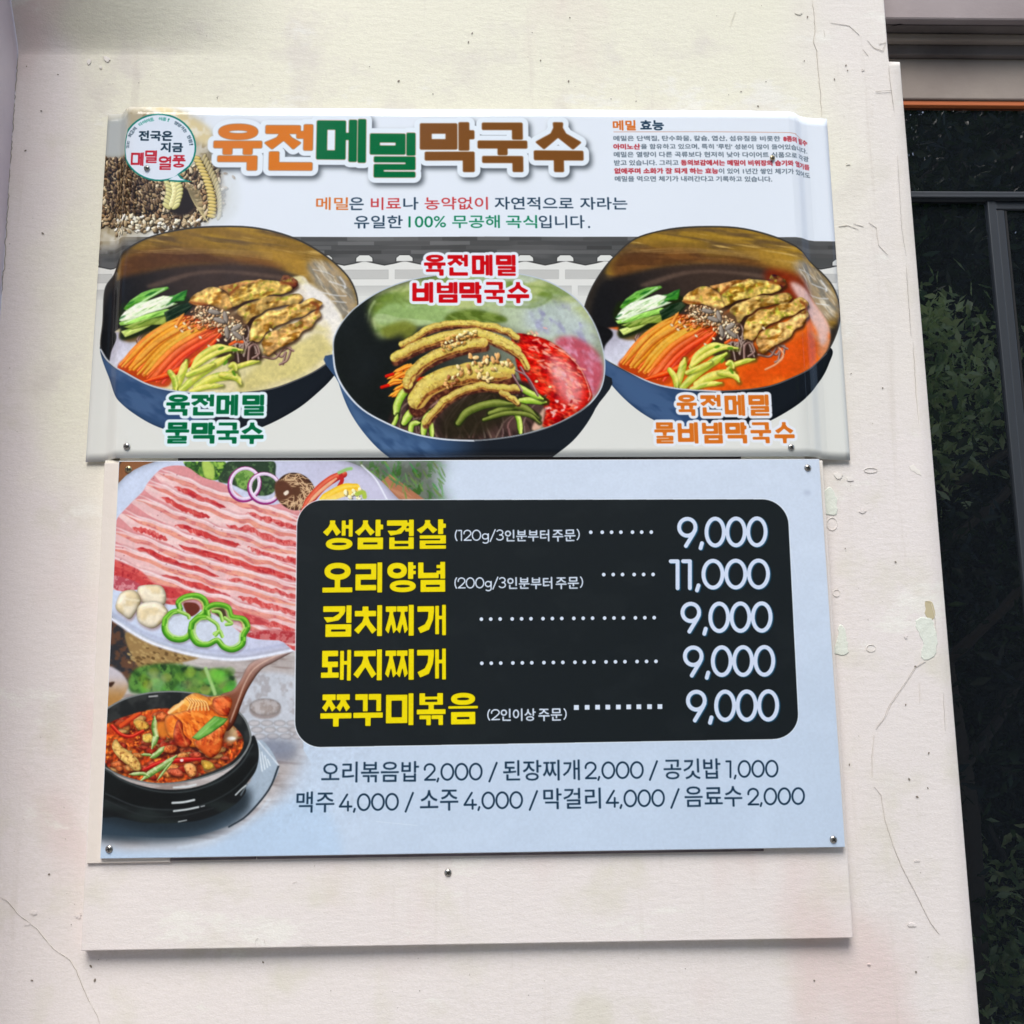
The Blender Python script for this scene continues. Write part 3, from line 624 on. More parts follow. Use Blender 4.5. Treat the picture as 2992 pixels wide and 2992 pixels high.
def mixed_bowl(c):
    c.frame(*FM)
    rim = [(112, 690), (122, 600), (180, 500), (270, 410), (400, 325), (560, 262), (740, 225), (930, 212), (1120, 208), (1300, 216), (1480, 268), (1640, 370), (1740, 500), (1800, 650), (1822, 790), (1800, 930), (1720, 1040), (1600, 1120), (1440, 1190), (1240, 1240), (1000, 1265), (800, 1255), (620, 1222), (460, 1160), (300, 1070), (190, 950), (130, 830)]
    body = [(112, 720), (150, 900), (220, 1080), (330, 1240), (470, 1370), (700, 1500), (1300, 1500), (1490, 1365), (1640, 1240), (1760, 1060), (1820, 850), (1000, 900)]
    c.poly(body, (50, 86, 134), grad=((760, 1300, (62, 84, 114)), (1100, 1320, (36, 40, 46))), soft=1)
    B = c.full(body)
    c.poly([(150, 870), (300, 1110), (560, 1230), (760, 1290), (780, 1500), (500, 1430), (300, 1220), (180, 1020)], (86, 112, 146), clip=B, soft=24, alpha=.85, mot=((60, 84, 118), 60, .5, 40, 3))
    c.poly([(170, 980), (260, 1170), (420, 1340), (600, 1500), (420, 1500), (200, 1200)], (24, 40, 62), clip=B, soft=16, alpha=.7)
    c.poly(rim, (190, 198, 206), soft=.5)
    P = np.array(rim, float); ce = P.mean(0); inn = ce+(P-ce)*[.991, .986]; M = c.full(inn)
    c.poly(inn, (42, 44, 42), grad=((500, 700, (34, 38, 36)), (1500, 400, (150, 158, 138))))
    c.poly([(380, 360), (600, 262), (930, 200), (1300, 210), (1560, 320), (1740, 500), (1700, 640), (1400, 620), (1250, 560), (1000, 500), (640, 540), (430, 620), (340, 540)], (150, 164, 110), clip=M, soft=26,
           grad=((520, 400, (124, 146, 84)), (1500, 420, (190, 200, 180))), mot=[((112, 134, 62), 120, .55, 10, 2), ((178, 188, 130), 90, .6, -10, 3)])
    c.poly([(380, 470), (520, 400), (900, 440), (900, 500), (700, 540), (420, 540)], (146, 172, 112), clip=M, soft=8, alpha=.9, mot=((170, 190, 140), 60, .55, 5, 4))
    c.poly([(860, 460), (1000, 440), (1180, 480), (1190, 520), (1000, 520), (820, 510)], (86, 104, 44), clip=M, soft=9, mot=((120, 138, 70), 30, .55, 20, 3))
    c.poly([(420, 560), (560, 510), (640, 560), (560, 640), (450, 620)], (122, 128, 56), clip=M, soft=12, alpha=.85)
    for p in ([(330, 520), (345, 440), (375, 390)], [(300, 540), (318, 470)], [(380, 560), (370, 500)]): c.line(p, 13, (190, 206, 150), clip=M, soft=7, alpha=.7)
    c.poly([(1330, 430), (1500, 380), (1680, 480), (1760, 640), (1650, 700), (1480, 600), (1330, 560)], (186, 196, 196), clip=M, soft=26, alpha=.9, mot=((160, 160, 190), 60, .62, 60, 2))
    for p in ([(500, 330), (560, 380), (640, 400), (760, 390)], [(1190, 300), (1420, 300), (1480, 360), (1380, 420), (1200, 420)], [(560, 300), (500, 360), (560, 420)]): c.line(p, 16, (112, 134, 68), clip=M, soft=8, alpha=.5)
    c.poly([(130, 620), (300, 440), (360, 560), (420, 640), (560, 600), (520, 760), (440, 900), (500, 1150), (300, 1060), (150, 850)], (30, 33, 32), clip=M, soft=20)
    # red sauce
    c.poly([(1500, 640), (1620, 610), (1760, 700), (1810, 830), (1760, 980), (1700, 940), (1620, 760)], (186, 92, 106), clip=M, soft=14, mot=((206, 140, 160), 50, .55, 60, 2))
    c.poly([(1240, 600), (1400, 610), (1540, 680), (1660, 800), (1730, 940), (1730, 1010), (1620, 1100), (1440, 1180), (1380, 1050), (1300, 900), (1260, 760)], (196, 34, 26), clip=M, soft=3, edge=(16, .25), mot=[((226, 92, 64), 26, .6, 30, 2.4), ((150, 16, 22), 40, .62, 30, 2)], bump=(20, .8, 30, 2))
    c.poly([(1470, 740), (1560, 760), (1650, 860), (1680, 960), (1640, 1040), (1560, 1010), (1500, 900)], (222, 160, 162), clip=M, soft=24, alpha=.75, mot=((246, 226, 230), 30, .58, 50, 2))
    rr = np.random.default_rng(12)
    for i in range(52):
        t = rr.random(); x, y = 1370+t*300+rr.normal()*30, 680+t*230+rr.normal()*70
        if x < 1700: c.ell(x, y, 15+rr.random()*16, 4+rr.random()*4, (244, 176, 156), ang=30+rr.normal()*20, clip=M, soft=2, alpha=.7)
    c.line([(1470, 660), (1580, 720), (1670, 820), (1725, 960), (1715, 1010)], 7, (232, 176, 160), clip=M, soft=2, alpha=.85)
    for i in range(26):
        x, y = 1440+rr.random()*220, 1010+rr.random()*130
        c.ell(x, y, 14, 7, (250, 220, 214) if i % 2 else (140, 14, 18), ang=rr.random()*180, clip=M, soft=2, alpha=.75)
    # noodles and squash at the foot
    c.poly([(460, 1180), (520, 1000), (640, 900), (1250, 880), (1400, 960), (1440, 1120), (1300, 1230), (1000, 1264), (760, 1250), (560, 1210)], (54, 42, 40), clip=M, soft=8, mot=((84, 64, 60), 40, .5, 60, 4))
    for i in range(26):
        x = 520+rr.random()*830
        c.strip([(x, 1240), (x+rr.normal()*40, 1150), (x+60+rr.normal()*40, 1060), (x+130, 980)], 17, (120+rr.random()*40, 96+rr.random()*26, 96), (66, 48, 50), (176, 150, 148), clip=M, alpha=.55)
    c.poly([(1360, 1190), (1400, 1110), (1440, 1060), (1420, 1180)], (206, 170, 150), clip=M, soft=5)
    c.poly([(800, 1100), (900, 1000), (1100, 940), (1260, 980), (1240, 1100), (1000, 1240), (800, 1240)], (44, 40, 30), clip=M, soft=22, alpha=.85)
    # carrot bits
    for i in range(26):
        x, y = 450+rr.random()*120, 800+rr.random()*170
        c.strip([(x, y+20), (x+40, y), (x+90, y-30+rr.random()*30)], 22, (234, 128+rr.random()*40, 46), (170, 66, 30), (250, 190, 110), clip=M, taper=(.3, .6))
    for x, y, a in ((640, 880, 0), (680, 870, 30), (470, 850, -20), (440, 920, -25)): c.strip([(x-20, y+8), (x+20, y-4)], 22, (206, 40, 26), (140, 20, 16), clip=M)
    for p, w in (([(510, 1090), (520, 1030), (560, 960), (600, 950)], 50), ([(560, 1150), (600, 1090), (650, 1060)], 52), ([(480, 1180), (500, 1150), (520, 1100)], 26), ([(600, 1220), (610, 1160), (660, 1150)], 34), ([(680, 1230), (690, 1140), (720, 1080)], 40), ([(735, 1240), (730, 1170), (715, 1130)], 30),
                 ([(1290, 1010), (1360, 1010), (1450, 1020)], 44), ([(1280, 920), (1340, 960), (1430, 1000)], 40), ([(1100, 1090), (1200, 1060), (1300, 1050), (1400, 1120)], 44), ([(1290, 1210), (1280, 1130), (1255, 1080)], 34), ([(1060, 1130), (1200, 1090), (1340, 1100), (1410, 1150)], 30), ([(900, 1150), (960, 1080), (1100, 1030), (1240, 1030)], 50)):
        far = p[0][0] > 850 and p[0][0] < 1120
        c.strip(p, w+6, (40, 48, 24), clip=M, soft=4, alpha=.8)
        c.strip(p, w, (120, 130, 62) if far else (178, 206, 84), (66, 78, 34) if far else (110, 150, 48), (150, 160, 90) if far else (220, 234, 148), clip=M, taper=(.7, .3), mot=((200, 214, 110) if not far else (106, 116, 52), 26, .55))
    # stacked omelette strips
    for p, w in (([(545, 660), (620, 620), (720, 560), (860, 530), (1000, 530), (1130, 550), (1220, 580), (1262, 618)], 40),
                 ([(505, 742), (600, 690), (720, 640), (870, 600), (1010, 590), (1130, 620), (1270, 690)], 62),
                 ([(1130, 640), (1220, 680), (1300, 740), (1325, 800)], 40),
                 ([(580, 910), (620, 830), (720, 750), (860, 690), (980, 660), (1060, 650)], 66),
                 ([(640, 1010), (700, 930), (820, 870), (960, 840), (1100, 830), (1200, 820)], 124),
                 ([(690, 1150), (750, 1080), (820, 1010), (920, 950), (1050, 920), (1180, 930), (1270, 930)], 44),
                 ([(1170, 960), (1230, 990), (1270, 1020)], 34)):
        c.strip([(x+6, y+w*.42) for x, y in p], w*.95, (74, 40, 34), clip=M, soft=5, mot=((120, 74, 54), 20, .55))
        p = [(x+rr.normal()*3.5, y+rr.normal()*2.5) for x, y in catmull(p, False, 4)]; c.strip(p, w*1.12, (204, 178, 94), (192, 156, 84), (222, 204, 122), clip=M, curve=True, soft=1, taper=(.9, .9), mot=[((216, 200, 100), 34, .52, -15, 2), ((150, 116, 62), 14, .66), ((236, 224, 160), 12, .74)])
        c.strip([(x+3, y+w*.40) for x, y in p], w*.2, (168, 112, 62), clip=M, soft=2, mot=((110, 66, 40), 12, .5), taper=(.5, .5))
    c.scatter([(880, 580), (1010, 575), (1020, 610), (900, 680), (780, 700), (800, 640)], 90, 15, [(230, 196, 130), (198, 150, 84), (240, 222, 170)], 1.7, seed=21, clip=M)
    c.scatter([(960, 720), (1180, 700), (1180, 760), (960, 760)], 16, 22, [(236, 196, 140), (220, 170, 110)], 1.7, seed=22, clip=M)
    c.scatter([(880, 800), (1050, 760), (1240, 760), (1240, 800), (1000, 830), (860, 870)], 70, 17, [(216, 176, 116), (240, 214, 160), (180, 130, 80)], 1.7, seed=23, clip=M)
    c.scatter([(980, 850), (1100, 840), (1120, 880), (980, 890)], 9, 20, [(240, 210, 150)], 1.7, seed=24, clip=M)
    c.scatter([(820, 860), (900, 850), (880, 930), (800, 940)], 16, 16, [(210, 160, 100), (150, 96, 60)], 1.7, seed=25, clip=M)
    for x, y in ((1390, 890), (1475, 925), (1380, 600), (1340, 590)): c.ell(x, y, 12, 9, (240, 220, 170), clip=M, edge=(3, .4))
    for p in ([(1290, 800), (1350, 900), (1400, 980)], [(1260, 820), (1330, 860), (1390, 960)], [(1240, 850), (1300, 950)]): c.strip(p, 14, (140, 108, 110), (80, 54, 60), (190, 160, 160), clip=M)
    np.maximum(c.photo, M, out=c.photo)
    c.line([(113, 700), (130, 830), (190, 950), (300, 1068), (460, 1158), (620, 1220), (800, 1253), (1000, 1263)], 10, (208, 214, 222), soft=1, alpha=.95)
    c.line([(1000, 1263), (1240, 1238), (1440, 1188), (1600, 1118), (1720, 1040)], 6, (104, 108, 112), soft=1)

def grit(c, m):
    X, Y = np.meshgrid(np.arange(c.w), np.arange(c.h))
    n = fbm(X/7., Y/7., 5, 3)-.5+.5*(fbm(X/40., Y/40., 6, 2)-.5)
    for k in range(3):
        p = np.ascontiguousarray(c.a[..., k]); c.a[..., k] += m*(gblur(p, .8)-p)
    c.a *= (1+.16*n*m)[..., None].astype(np.float32); np.clip(c.a, 0, 1, out=c.a)

def paint_banner():
    c = BAN
    c.photo = np.zeros((c.h, c.w), np.float32)
    backdrop(c)
    grain_picture(c)
    backshift = c.tp([(0, 0)])
    soup_bowl(c, False)
    # the right bowl is the same picture, moved along the sheet, over red broth
    a = np.array(unit(936.4, 884)); b = np.array(unit(2371, 881)); sh = (float(b[0]-a[0])-.002, float(b[1]-a[1]))
    soup_bowl(c, True, sh)
    mixed_bowl(c)
    grit(c, c.photo)
    badge(c)
    c.frame(0, 0, 1)
    O, G, Bn = (206, 122, 48), (12, 104, 62), (122, 82, 46)
    heavy_line(c, '육전메밀막국수', [(627, 362, 136, 136), (777, 364, 135, 134), (927, 348, 141, 127), (1082, 388, 131, 130), (1228, 358, 158, 145), (1396, 360, 145, 143), (1559, 359, 146, 144)],
               [O, O, G, G, Bn, Bn, Bn], .2, .205, 1.6, outline=19, outcol=(226, 233, 240), shadow=(9, 11, 8, .85), rim=2.2, rimcol=(150, 120, 90))
    c.frame(*FL)
    for t, ce in (('육전메밀', [(540, 1212, 150, 140), (705, 1212, 145, 138), (872, 1212, 138, 138), (1043, 1212, 140, 138)]), ('물막국수', [(535, 1397, 150, 140), (705, 1397, 150, 140), (872, 1397, 143, 140), (1030, 1397, 150, 142)])):
        heavy_line(c, t, ce, (8, 100, 62), .2, .2, 1.1, outline=21, outcol=(222, 234, 240))
    c.frame(*FM)
    for t, ce in (('육전메밀', [(685, 97, 135, 132), (832, 97, 128, 132), (985, 97, 130, 132), (1135, 97, 125, 132)]), ('비빔막국수', [(612, 268, 130, 130), (765, 268, 130, 130), (905, 268, 140, 132), (1062, 268, 130, 132), (1205, 268, 140, 132)])):
        heavy_line(c, t, ce, (190, 26, 34), .2, .2, 1.1, outline=20, outcol=(226, 232, 240))
    c.frame(*FR)
    for t, ce in (('육전메밀', [(700, 1145, 132, 132), (850, 1145, 132, 132), (1000, 1145, 133, 132), (1150, 1145, 134, 132)]), ('물비빔막국수', [(560, 1318, 135, 132), (707, 1318, 133, 132), (860, 1318, 133, 132), (1005, 1318, 140, 132), (1162, 1318, 136, 132), (1310, 1318, 134, 132)])):
        heavy_line(c, t, ce, (204, 116, 48), .2, .2, 1.1, outline=19, outcol=(226, 230, 236))
    # two slogan lines
    c.frame(0, 0, 1); nv, rd, og, gr = (40, 62, 82), (186, 66, 70), (202, 112, 50), (22, 122, 88)
    for s, x0, x1, co in (('메밀', 924, 1017, og), ('은', 1021, 1062, nv), ('비료', 1084, 1171, rd), ('나', 1179, 1222, nv), ('농약없이', 1241, 1425, rd), ('자연적으로', 1446, 1675, nv), ('자라는', 1696, 1833, nv)):
        thin_text(c, s, (x0, 613), (x1, 613), 41, co, bold=.35)
    for s, x0, x1, co in (('유일한', 1035, 1176, nv), ('무공해', 1322, 1460, gr), ('곡식', 1479, 1569, gr), ('입니다', 1575, 1708, nv)):
        thin_text(c, s, (x0, 667), (x1, 667), 42, co, bold=.35)
    c.ell(1721, 664, 3, 3, nv)
    thin_text(c, '100%', (1194, 665), (1303, 665), 37, gr, bold=.2)
    thin_text(c, '메밀', (1792, 381), (1857, 381), 33, og, bold=.9); thin_text(c, '효능', (1872, 381), (1939, 381), 33, nv, bold=.9)
    c.line([(1793, 386), (2000, 386), (2300, 387), (2330, 390), (2374, 404)], 1.8, (190, 140, 120))
    dk, rd = (70, 84, 96), (170, 52, 62)
    for y, h, segs in ((413, 18, (('메밀은 단백질, 탄수화물, 칼슘, 엽산, 섬유질을 비롯한', 1793, 2280, dk), ('8종의 필수', 2290, 2373, rd))),
                       (437, 18, (('아미노산', 1793, 1870, rd), ("을 함유하고 있으며, 특히 '루틴' 성분이 많이 들어있습니다.", 1873, 2373, dk))),
                       (460, 18, (('메밀은 열량이 다른 곡류보다 현저히 낮아 다이어트 식품으로 각광', 1794, 2378, dk),)),
                       (484, 18, (('받고 있습니다. 그리고', 1795, 1982, dk), ('동의보감에서는 메밀이 비위장의 습기와 열기를', 1990, 2380, rd))),
                       (508, 18, (('없애주며 소화가 잘 되게 하는 효능', 1796, 2098, rd), ('이 있어 1년간 쌓인 체기가 있어도', 2101, 2382, dk))),
                       (531, 18, (('메밀을 먹으면 체기가 내려간다고 기록하고 있습니다.', 1797, 2256, dk),))):
        for s, x0, x1, co in segs: thin_text(c, s, (x0, y), (x1, y), h, co, bold=.75 if co is rd else .25)
    flush_text()
# ---------------------------------------------------------------- print of the lower menu panel
FP, FQ, FT, FU, FV = (250, 1320, 750/1932), (250, 1880, 750/1932), (850, 1320, 850/1932), (1650, 1320, 850/1932), (800, 2150, 1700/1932)
PAN = Canvas(-.355, .2255, .352, -.1605, 2450, (196, 210, 229))

def meat_picture(c):
    c.frame(*FP); rr = np.random.default_rng(31)
    PM = c.full([(60, 30), (3000, 30), (3000, 560), (1615, 560), (1595, 1660), (60, 1660)], smooth=False)
    # backdrop: board and leaves at the top, woven mat below
    c.poly([(150, 40), (620, 40), (620, 240), (150, 260)], (58, 48, 42), smooth=False, clip=PM, mot=((120, 84, 56), 60, .55, 30, 2))
    c.poly([(300, 60), (520, 60), (250, 210), (250, 140)], (134, 92, 62), clip=PM, soft=5)
    FD = c.full([(1700, -80), (2640, -80), (2640, 240), (2700, 560), (1700, 560)], soft=60)*PM
    c.poly([(1840, 40), (2900, 40), (2900, 440), (1840, 440)], (92, 98, 88), smooth=False, clip=FD, mot=[((108, 116, 104), 60, .55), ((60, 96, 44), 40, .6)])
    c.poly([(2220, 230), (2290, 170), (2660, 440), (2440, 440)], (168, 116, 88), clip=PM, smooth=False, soft=3, mot=((186, 136, 106), 30, .5, 35, 6))
    for i in range(80):
        x, y = 1930+rr.random()*760, 60+rr.random()*240
        c.strip([(x, y), (x+20+rr.normal()*30, y+40+rr.random()*40)], 12, (66+rr.random()*50, 112+rr.random()*44, 60+rr.random()*30), clip=PM, soft=4, alpha=.75, taper=(.4, .4))
    # plate
    c.poly([(200, 300), (640, 50), (1700, 40), (1920, 60), (2140, 150), (2330, 330), (2420, 460), (2400, 900), (1900, 1400), (1600, 1480), (1200, 1552), (900, 1540), (620, 1470), (420, 1390), (200, 1240), (60, 900)], (206, 210, 226), clip=PM, soft=1.5, edge=(26, .22),
           grad=((300, 300, (204, 214, 234)), (2200, 300, (196, 194, 214))))
    c.line([(195, 1255), (420, 1400), (620, 1480), (900, 1545), (1200, 1560), (1600, 1485)], 24, (228, 232, 244), clip=PM, soft=6)
    c.line([(195, 1215), (420, 1350), (620, 1425), (900, 1490), (1200, 1500), (1600, 1430)], 16, (170, 176, 200), clip=PM, soft=10, alpha=.7)
    # salad leaves behind
    c.poly([(750, 60), (1020, 60), (1060, 130), (1000, 210), (880, 200), (790, 150)], (74, 116, 52), clip=PM, soft=2, mot=[((150, 186, 84), 34, .52, 70, 2), ((40, 72, 36), 30, .62)], hi=(14, .5))
    c.poly([(880, 70), (930, 70), (970, 130), (960, 205), (900, 190), (880, 120)], (172, 196, 100), clip=PM, soft=5)
    c.poly([(1100, 70), (1400, 65), (1430, 170), (1420, 300), (1300, 330), (1110, 250), (1000, 220), (1050, 120)], (46, 64, 46), clip=PM, soft=3, mot=((84, 110, 74), 34, .6))
    c.poly([(1120, 150), (1260, 140), (1250, 260), (1160, 270)], (132, 168, 92), clip=PM, soft=5, mot=((90, 130, 62), 20, .5))
    # slices of belly pork, layer over layer
    outl = [(590, 120), (750, 110), (880, 190), (1060, 250), (1200, 350), (1380, 400), (1620, 470), (1620, 1430), (1460, 1420), (1220, 1390), (1000, 1240), (760, 1160), (600, 1140), (430, 1040), (280, 1050), (150, 980), (190, 700), (230, 520), (330, 400), (430, 300), (480, 220)]
    M = c.full(outl, soft=2)*PM
    c.poly(outl, (214, 150, 152), soft=2, clip=PM)
    # each slice runs from its left end to the right edge; (x0,y0) start, slope follows the photograph
    rows = [((560, 120), (1640, 520)), ((470, 210), (1640, 650)), ((400, 330), (1640, 780)), ((300, 440), (1640, 905)), ((210, 560), (1640, 1040)), ((190, 680), (1640, 1160)), ((190, 790), (1640, 1300)), ((190, 920), (1640, 1440))]
    def along(r, u, off):
        (x0, y0), (x1, y1) = r; x = x0+(x1-x0)*u
        y = y0+(y1-y0)*(u*.92+.08*math.sin(u*3.1))+off+6*math.sin(u*21+y0)+4*math.sin(u*47+x0)-16*math.exp(-((u-.62-.05*math.sin(y0))/.05)**2)
        return (x, y)
    def band(r, a0, a1, u0, u1, col, jit=5, **kw):
        us = np.linspace(u0, u1, 26); tp = 1-np.abs(np.linspace(-1, 1, 26))**6
        top = [along(r, u, (a0+a1)/2+(a0-a1)/2*k+rr.normal()*jit*.5) for u, k in zip(us, tp)]
        bot = [along(r, u, (a0+a1)/2+(a1-a0)/2*k+rr.normal()*jit) for u, k in zip(us[::-1], tp[::-1])]
        c.poly(top+bot, col, clip=M, soft=kw.pop('soft', 1.5), **kw)
    for i, r in enumerate(rows):
        band(r, -4, 132, -.06, 1.05, (226, 188, 188), 2, mot=((236, 206, 204), 50, .5, 18, 5))           # fat
        band(r, 22, 58, -.01, 1.02, (214, 140, 128) if i % 2 else (216, 150, 140), 4, mot=[((224, 160, 142), 40, .5, 18, 6), ((200, 118, 118), 18, .62, 18, 3)])       # pale lean streak
        s = (.10, .08, .22, .30, .12, .26, .0, .02)[i]; e = (.46, .40, .62, .98, .56, .62, .50, .52)[i]
        col = (190, 66, 66)
        band(r, 76, 122, s, e, col, 5, soft=2.5, mot=[((206, 92, 88), 22, .5, 20, 3), ((168, 44, 52), 26, .64, 20, 2)])
        s2, e2 = ((.6, 1.02), (.5, 1.02), (.66, 1.02), (.04, .24), (.6, 1.0), (.66, 1.0), (.54, .96), (.56, 1.02))[i]
        band(r, 76, 122, s2, e2, (198, 84, 82), 8, soft=2.5, mot=[((214, 122, 118), 18, .52, 70, 2), ((178, 54, 60), 20, .66)])
        for q in range(16):
            u = rr.random(); c.line([along(r, u, 84+rr.random()*10), along(r, u+.006, 118)], 3, (228, 176, 172), clip=M, soft=2, alpha=.55)
        band(r, -7, 6, -.06, 1.05, (236, 216, 218), 1.5, soft=3)       # bright top edge
        c.line([along(r, u, -15) for u in np.linspace(.0, 1, 30)], 8, (196, 136, 138), clip=M, soft=5, alpha=.55)
    c.poly([(200, 820), (320, 850), (420, 900), (480, 960), (560, 1000), (800, 1050), (820, 1090), (640, 1110), (480, 1040), (330, 1010), (200, 940)], (188, 70, 72), clip=M, soft=5, mot=[((206, 96, 92), 26, .52, 20, 3), ((166, 50, 58), 22, .64)])
    c.poly([(190, 930), (330, 960), (420, 1010), (400, 1060), (280, 1060), (190, 1000)], (176, 80, 92), clip=M, soft=4, mot=((206, 140, 146), 24, .5))
    c.poly([(600, 1120), (760, 1090), (960, 1110), (1100, 1180), (1300, 1240), (1380, 1270), (1340, 1300), (1100, 1290), (900, 1230), (640, 1200)], (182, 74, 78), clip=M, soft=6, mot=((206, 110, 108), 24, .5, 20, 2))
    c.poly([(1240, 1360), (1400, 1340), (1620, 1370), (1620, 1440), (1400, 1430), (1230, 1400)], (196, 116, 116), clip=M, soft=5, mot=((170, 60, 66), 24, .56))
    for i in range(26): c.ell(250+rr.random()*800, 130+rr.random()*800, 6, 5, (160, 96, 104), clip=M, alpha=.6)
    # onion rings, mushroom, peppers
    for x, y, rx, ry, a in ((1200, 240, 112, 122, 20), (1350, 270, 116, 108, 20)):
        t = np.linspace(0, 2*math.pi, 30); ca, sa = math.cos(math.radians(a)), math.sin(math.radians(a))
        q = lambda k, dx=0, dy=0: [(x+dx+rx*k*math.cos(v)*ca-ry*k*math.sin(v)*sa, y+dy+rx*k*math.cos(v)*sa+ry*k*math.sin(v)*ca) for v in t]
        c.strip(q(1.04, -3, 6), 22, (152, 50, 122), (120, 34, 96), clip=PM, curve=False); c.strip(q(.95), 24, (226, 206, 226), (206, 180, 214), (238, 230, 240), clip=PM, curve=False)
    c.ell(1578, 300, 152, 138, (92, 60, 42), ang=30, clip=PM, soft=2, edge=(24, .4))
    for i in range(210):
        a, r = rr.random()*6.28, .25+.74*rr.random()**.6; x, y = 1578+r*148*math.cos(a), 300+r*134*math.sin(a)
        t = math.atan2(y-300, x-1520)+1.2+rr.normal()*.6; L = 14+rr.random()*20
        c.strip([(x-L*math.cos(t), y-L*math.sin(t)), (x+L*math.cos(t), y+L*math.sin(t))], 6, (214, 184, 148), clip=PM, alpha=.9, taper=(.4, .4))
    c.poly([(1430, 230), (1500, 220), (1560, 280), (1540, 340), (1460, 370), (1430, 320)], (92, 58, 42), clip=PM, soft=6); c.poly([(1490, 310), (1520, 290), (1530, 310), (1505, 330)], (230, 216, 200), clip=PM, soft=2)
    c.frame(*FT)
    c.strip([(70, 400), (130, 320), (200, 240), (280, 180), (350, 150)], 60, (196, 66, 48), (150, 30, 34), (226, 130, 100), clip=PM, taper=(.3, .8))
    c.strip([(110, 350), (200, 260), (300, 180)], 26, (226, 176, 140), (210, 120, 90), clip=PM, taper=(.3, .6)); c.strip([(330, 150), (340, 190), (320, 230)], 26, (176, 40, 40), clip=PM)
    c.strip([(180, 345), (270, 290), (350, 250), (430, 240)], 74, (230, 184, 40), (206, 150, 30), (244, 214, 110), clip=PM, taper=(.3, .8)); c.strip([(250, 320), (350, 280), (440, 270)], 40, (240, 206, 110), clip=PM, soft=4)
    c.scatter([(350, 250), (460, 250), (490, 320), (350, 320)], 14, 20, [(236, 226, 180), (246, 236, 190)], 1.5, seed=3, clip=PM)
    c.strip([(440, 280), (480, 270), (490, 300)], 30, (170, 190, 80), clip=PM, soft=3); c.strip([(320, 140), (370, 118), (400, 112)], 22, (150, 190, 120), clip=PM, soft=3)
    c.strip([(470, 90), (560, 180), (640, 320)], 9, (232, 234, 242), clip=PM, soft=4)
    c.frame(*FP)
    # garlic cloves
    for p, tip in (([(390, 1040), (410, 1010), (500, 1000), (570, 1010), (605, 1070), (595, 1150), (530, 1150), (440, 1140), (400, 1100)], (430, 1020)),
                   ([(228, 1150), (260, 1070), (320, 1040), (380, 1050), (415, 1100), (410, 1150), (370, 1220), (330, 1260), (270, 1220), (235, 1190)], (330, 1240)),
                   ([(385, 1220), (400, 1160), (460, 1130), (550, 1130), (610, 1180), (622, 1220), (580, 1280), (520, 1326), (460, 1320), (400, 1280)], (520, 1290))):
        c.poly([(x+8, y+14) for x, y in p], (110, 60, 50), clip=PM, soft=10, alpha=.5)
        c.poly(p, (222, 206, 170), clip=PM, edge=(16, .35), hi=(20, .7), mot=[((236, 226, 204), 90, .5)])
    for p in ([(270, 1080), (320, 1110), (400, 1120)], [(430, 1180), (520, 1160), (600, 1200)], [(440, 1030), (500, 1080), (590, 1080)]): c.line(p, 12, (244, 236, 214), clip=PM, soft=8, alpha=.8)
    # green pepper rings: thick lobed rings with pale inside
    for lob in ([(600, 1260), (650, 1210), (710, 1190), (700, 1130), (760, 1090), (850, 1085), (905, 1130), (900, 1200), (840, 1250), (800, 1300), (780, 1380), (720, 1415), (640, 1400), (595, 1340)],
                [(800, 1290), (850, 1250), (920, 1240), (915, 1180), (980, 1150), (1070, 1170), (1100, 1240), (1190, 1260), (1220, 1320), (1190, 1380), (1180, 1450), (1110, 1490), (1040, 1470), (990, 1420), (920, 1450), (840, 1440), (795, 1370)]):
        q = lob+[lob[0]]
        P = np.array(lob, float); ce = P.mean(0)
        c.poly(ce+(P-ce)*.8, (206, 214, 222), clip=PM, soft=3, alpha=.55)
        c.strip([(x+4, y+10) for x, y in q], 44, (60, 40, 30), clip=PM, soft=8, alpha=.35)
        c.strip(q, 40, (84, 156, 40), (48, 112, 22), (150, 204, 84), clip=PM); c.strip([(ce[0]+(x-ce[0])*.86, ce[1]+(y-ce[1])*.86) for x, y in q], 12, (178, 214, 122), clip=PM, soft=3, alpha=.85)
    c.poly([(740, 1140), (830, 1140), (860, 1190), (800, 1240), (760, 1210)], (104, 50, 40), clip=PM, soft=3); c.poly([(960, 1190), (1040, 1180), (1060, 1260), (1000, 1240)], (70, 60, 40), clip=PM, soft=4)
    for p in ([(700, 1200), (770, 1230), (780, 1250)], [(920, 1250), (990, 1300), (1000, 1350), (970, 1370)], [(1050, 1250), (1100, 1290), (1060, 1300)], [(980, 1380), (1010, 1350), (1030, 1390)], [(960, 1200), (1010, 1210), (1030, 1270)]): c.strip(p, 26, (150, 196, 90), (90, 150, 50), (196, 224, 150), clip=PM)
    for p in ([(610, 1300), (620, 1350), (660, 1390)], [(810, 1340), (830, 1400), (880, 1430)], [(740, 1110), (800, 1100)], [(1190, 1300), (1200, 1330)]): c.line(p, 8, (206, 232, 160), clip=PM, soft=4, alpha=.8)

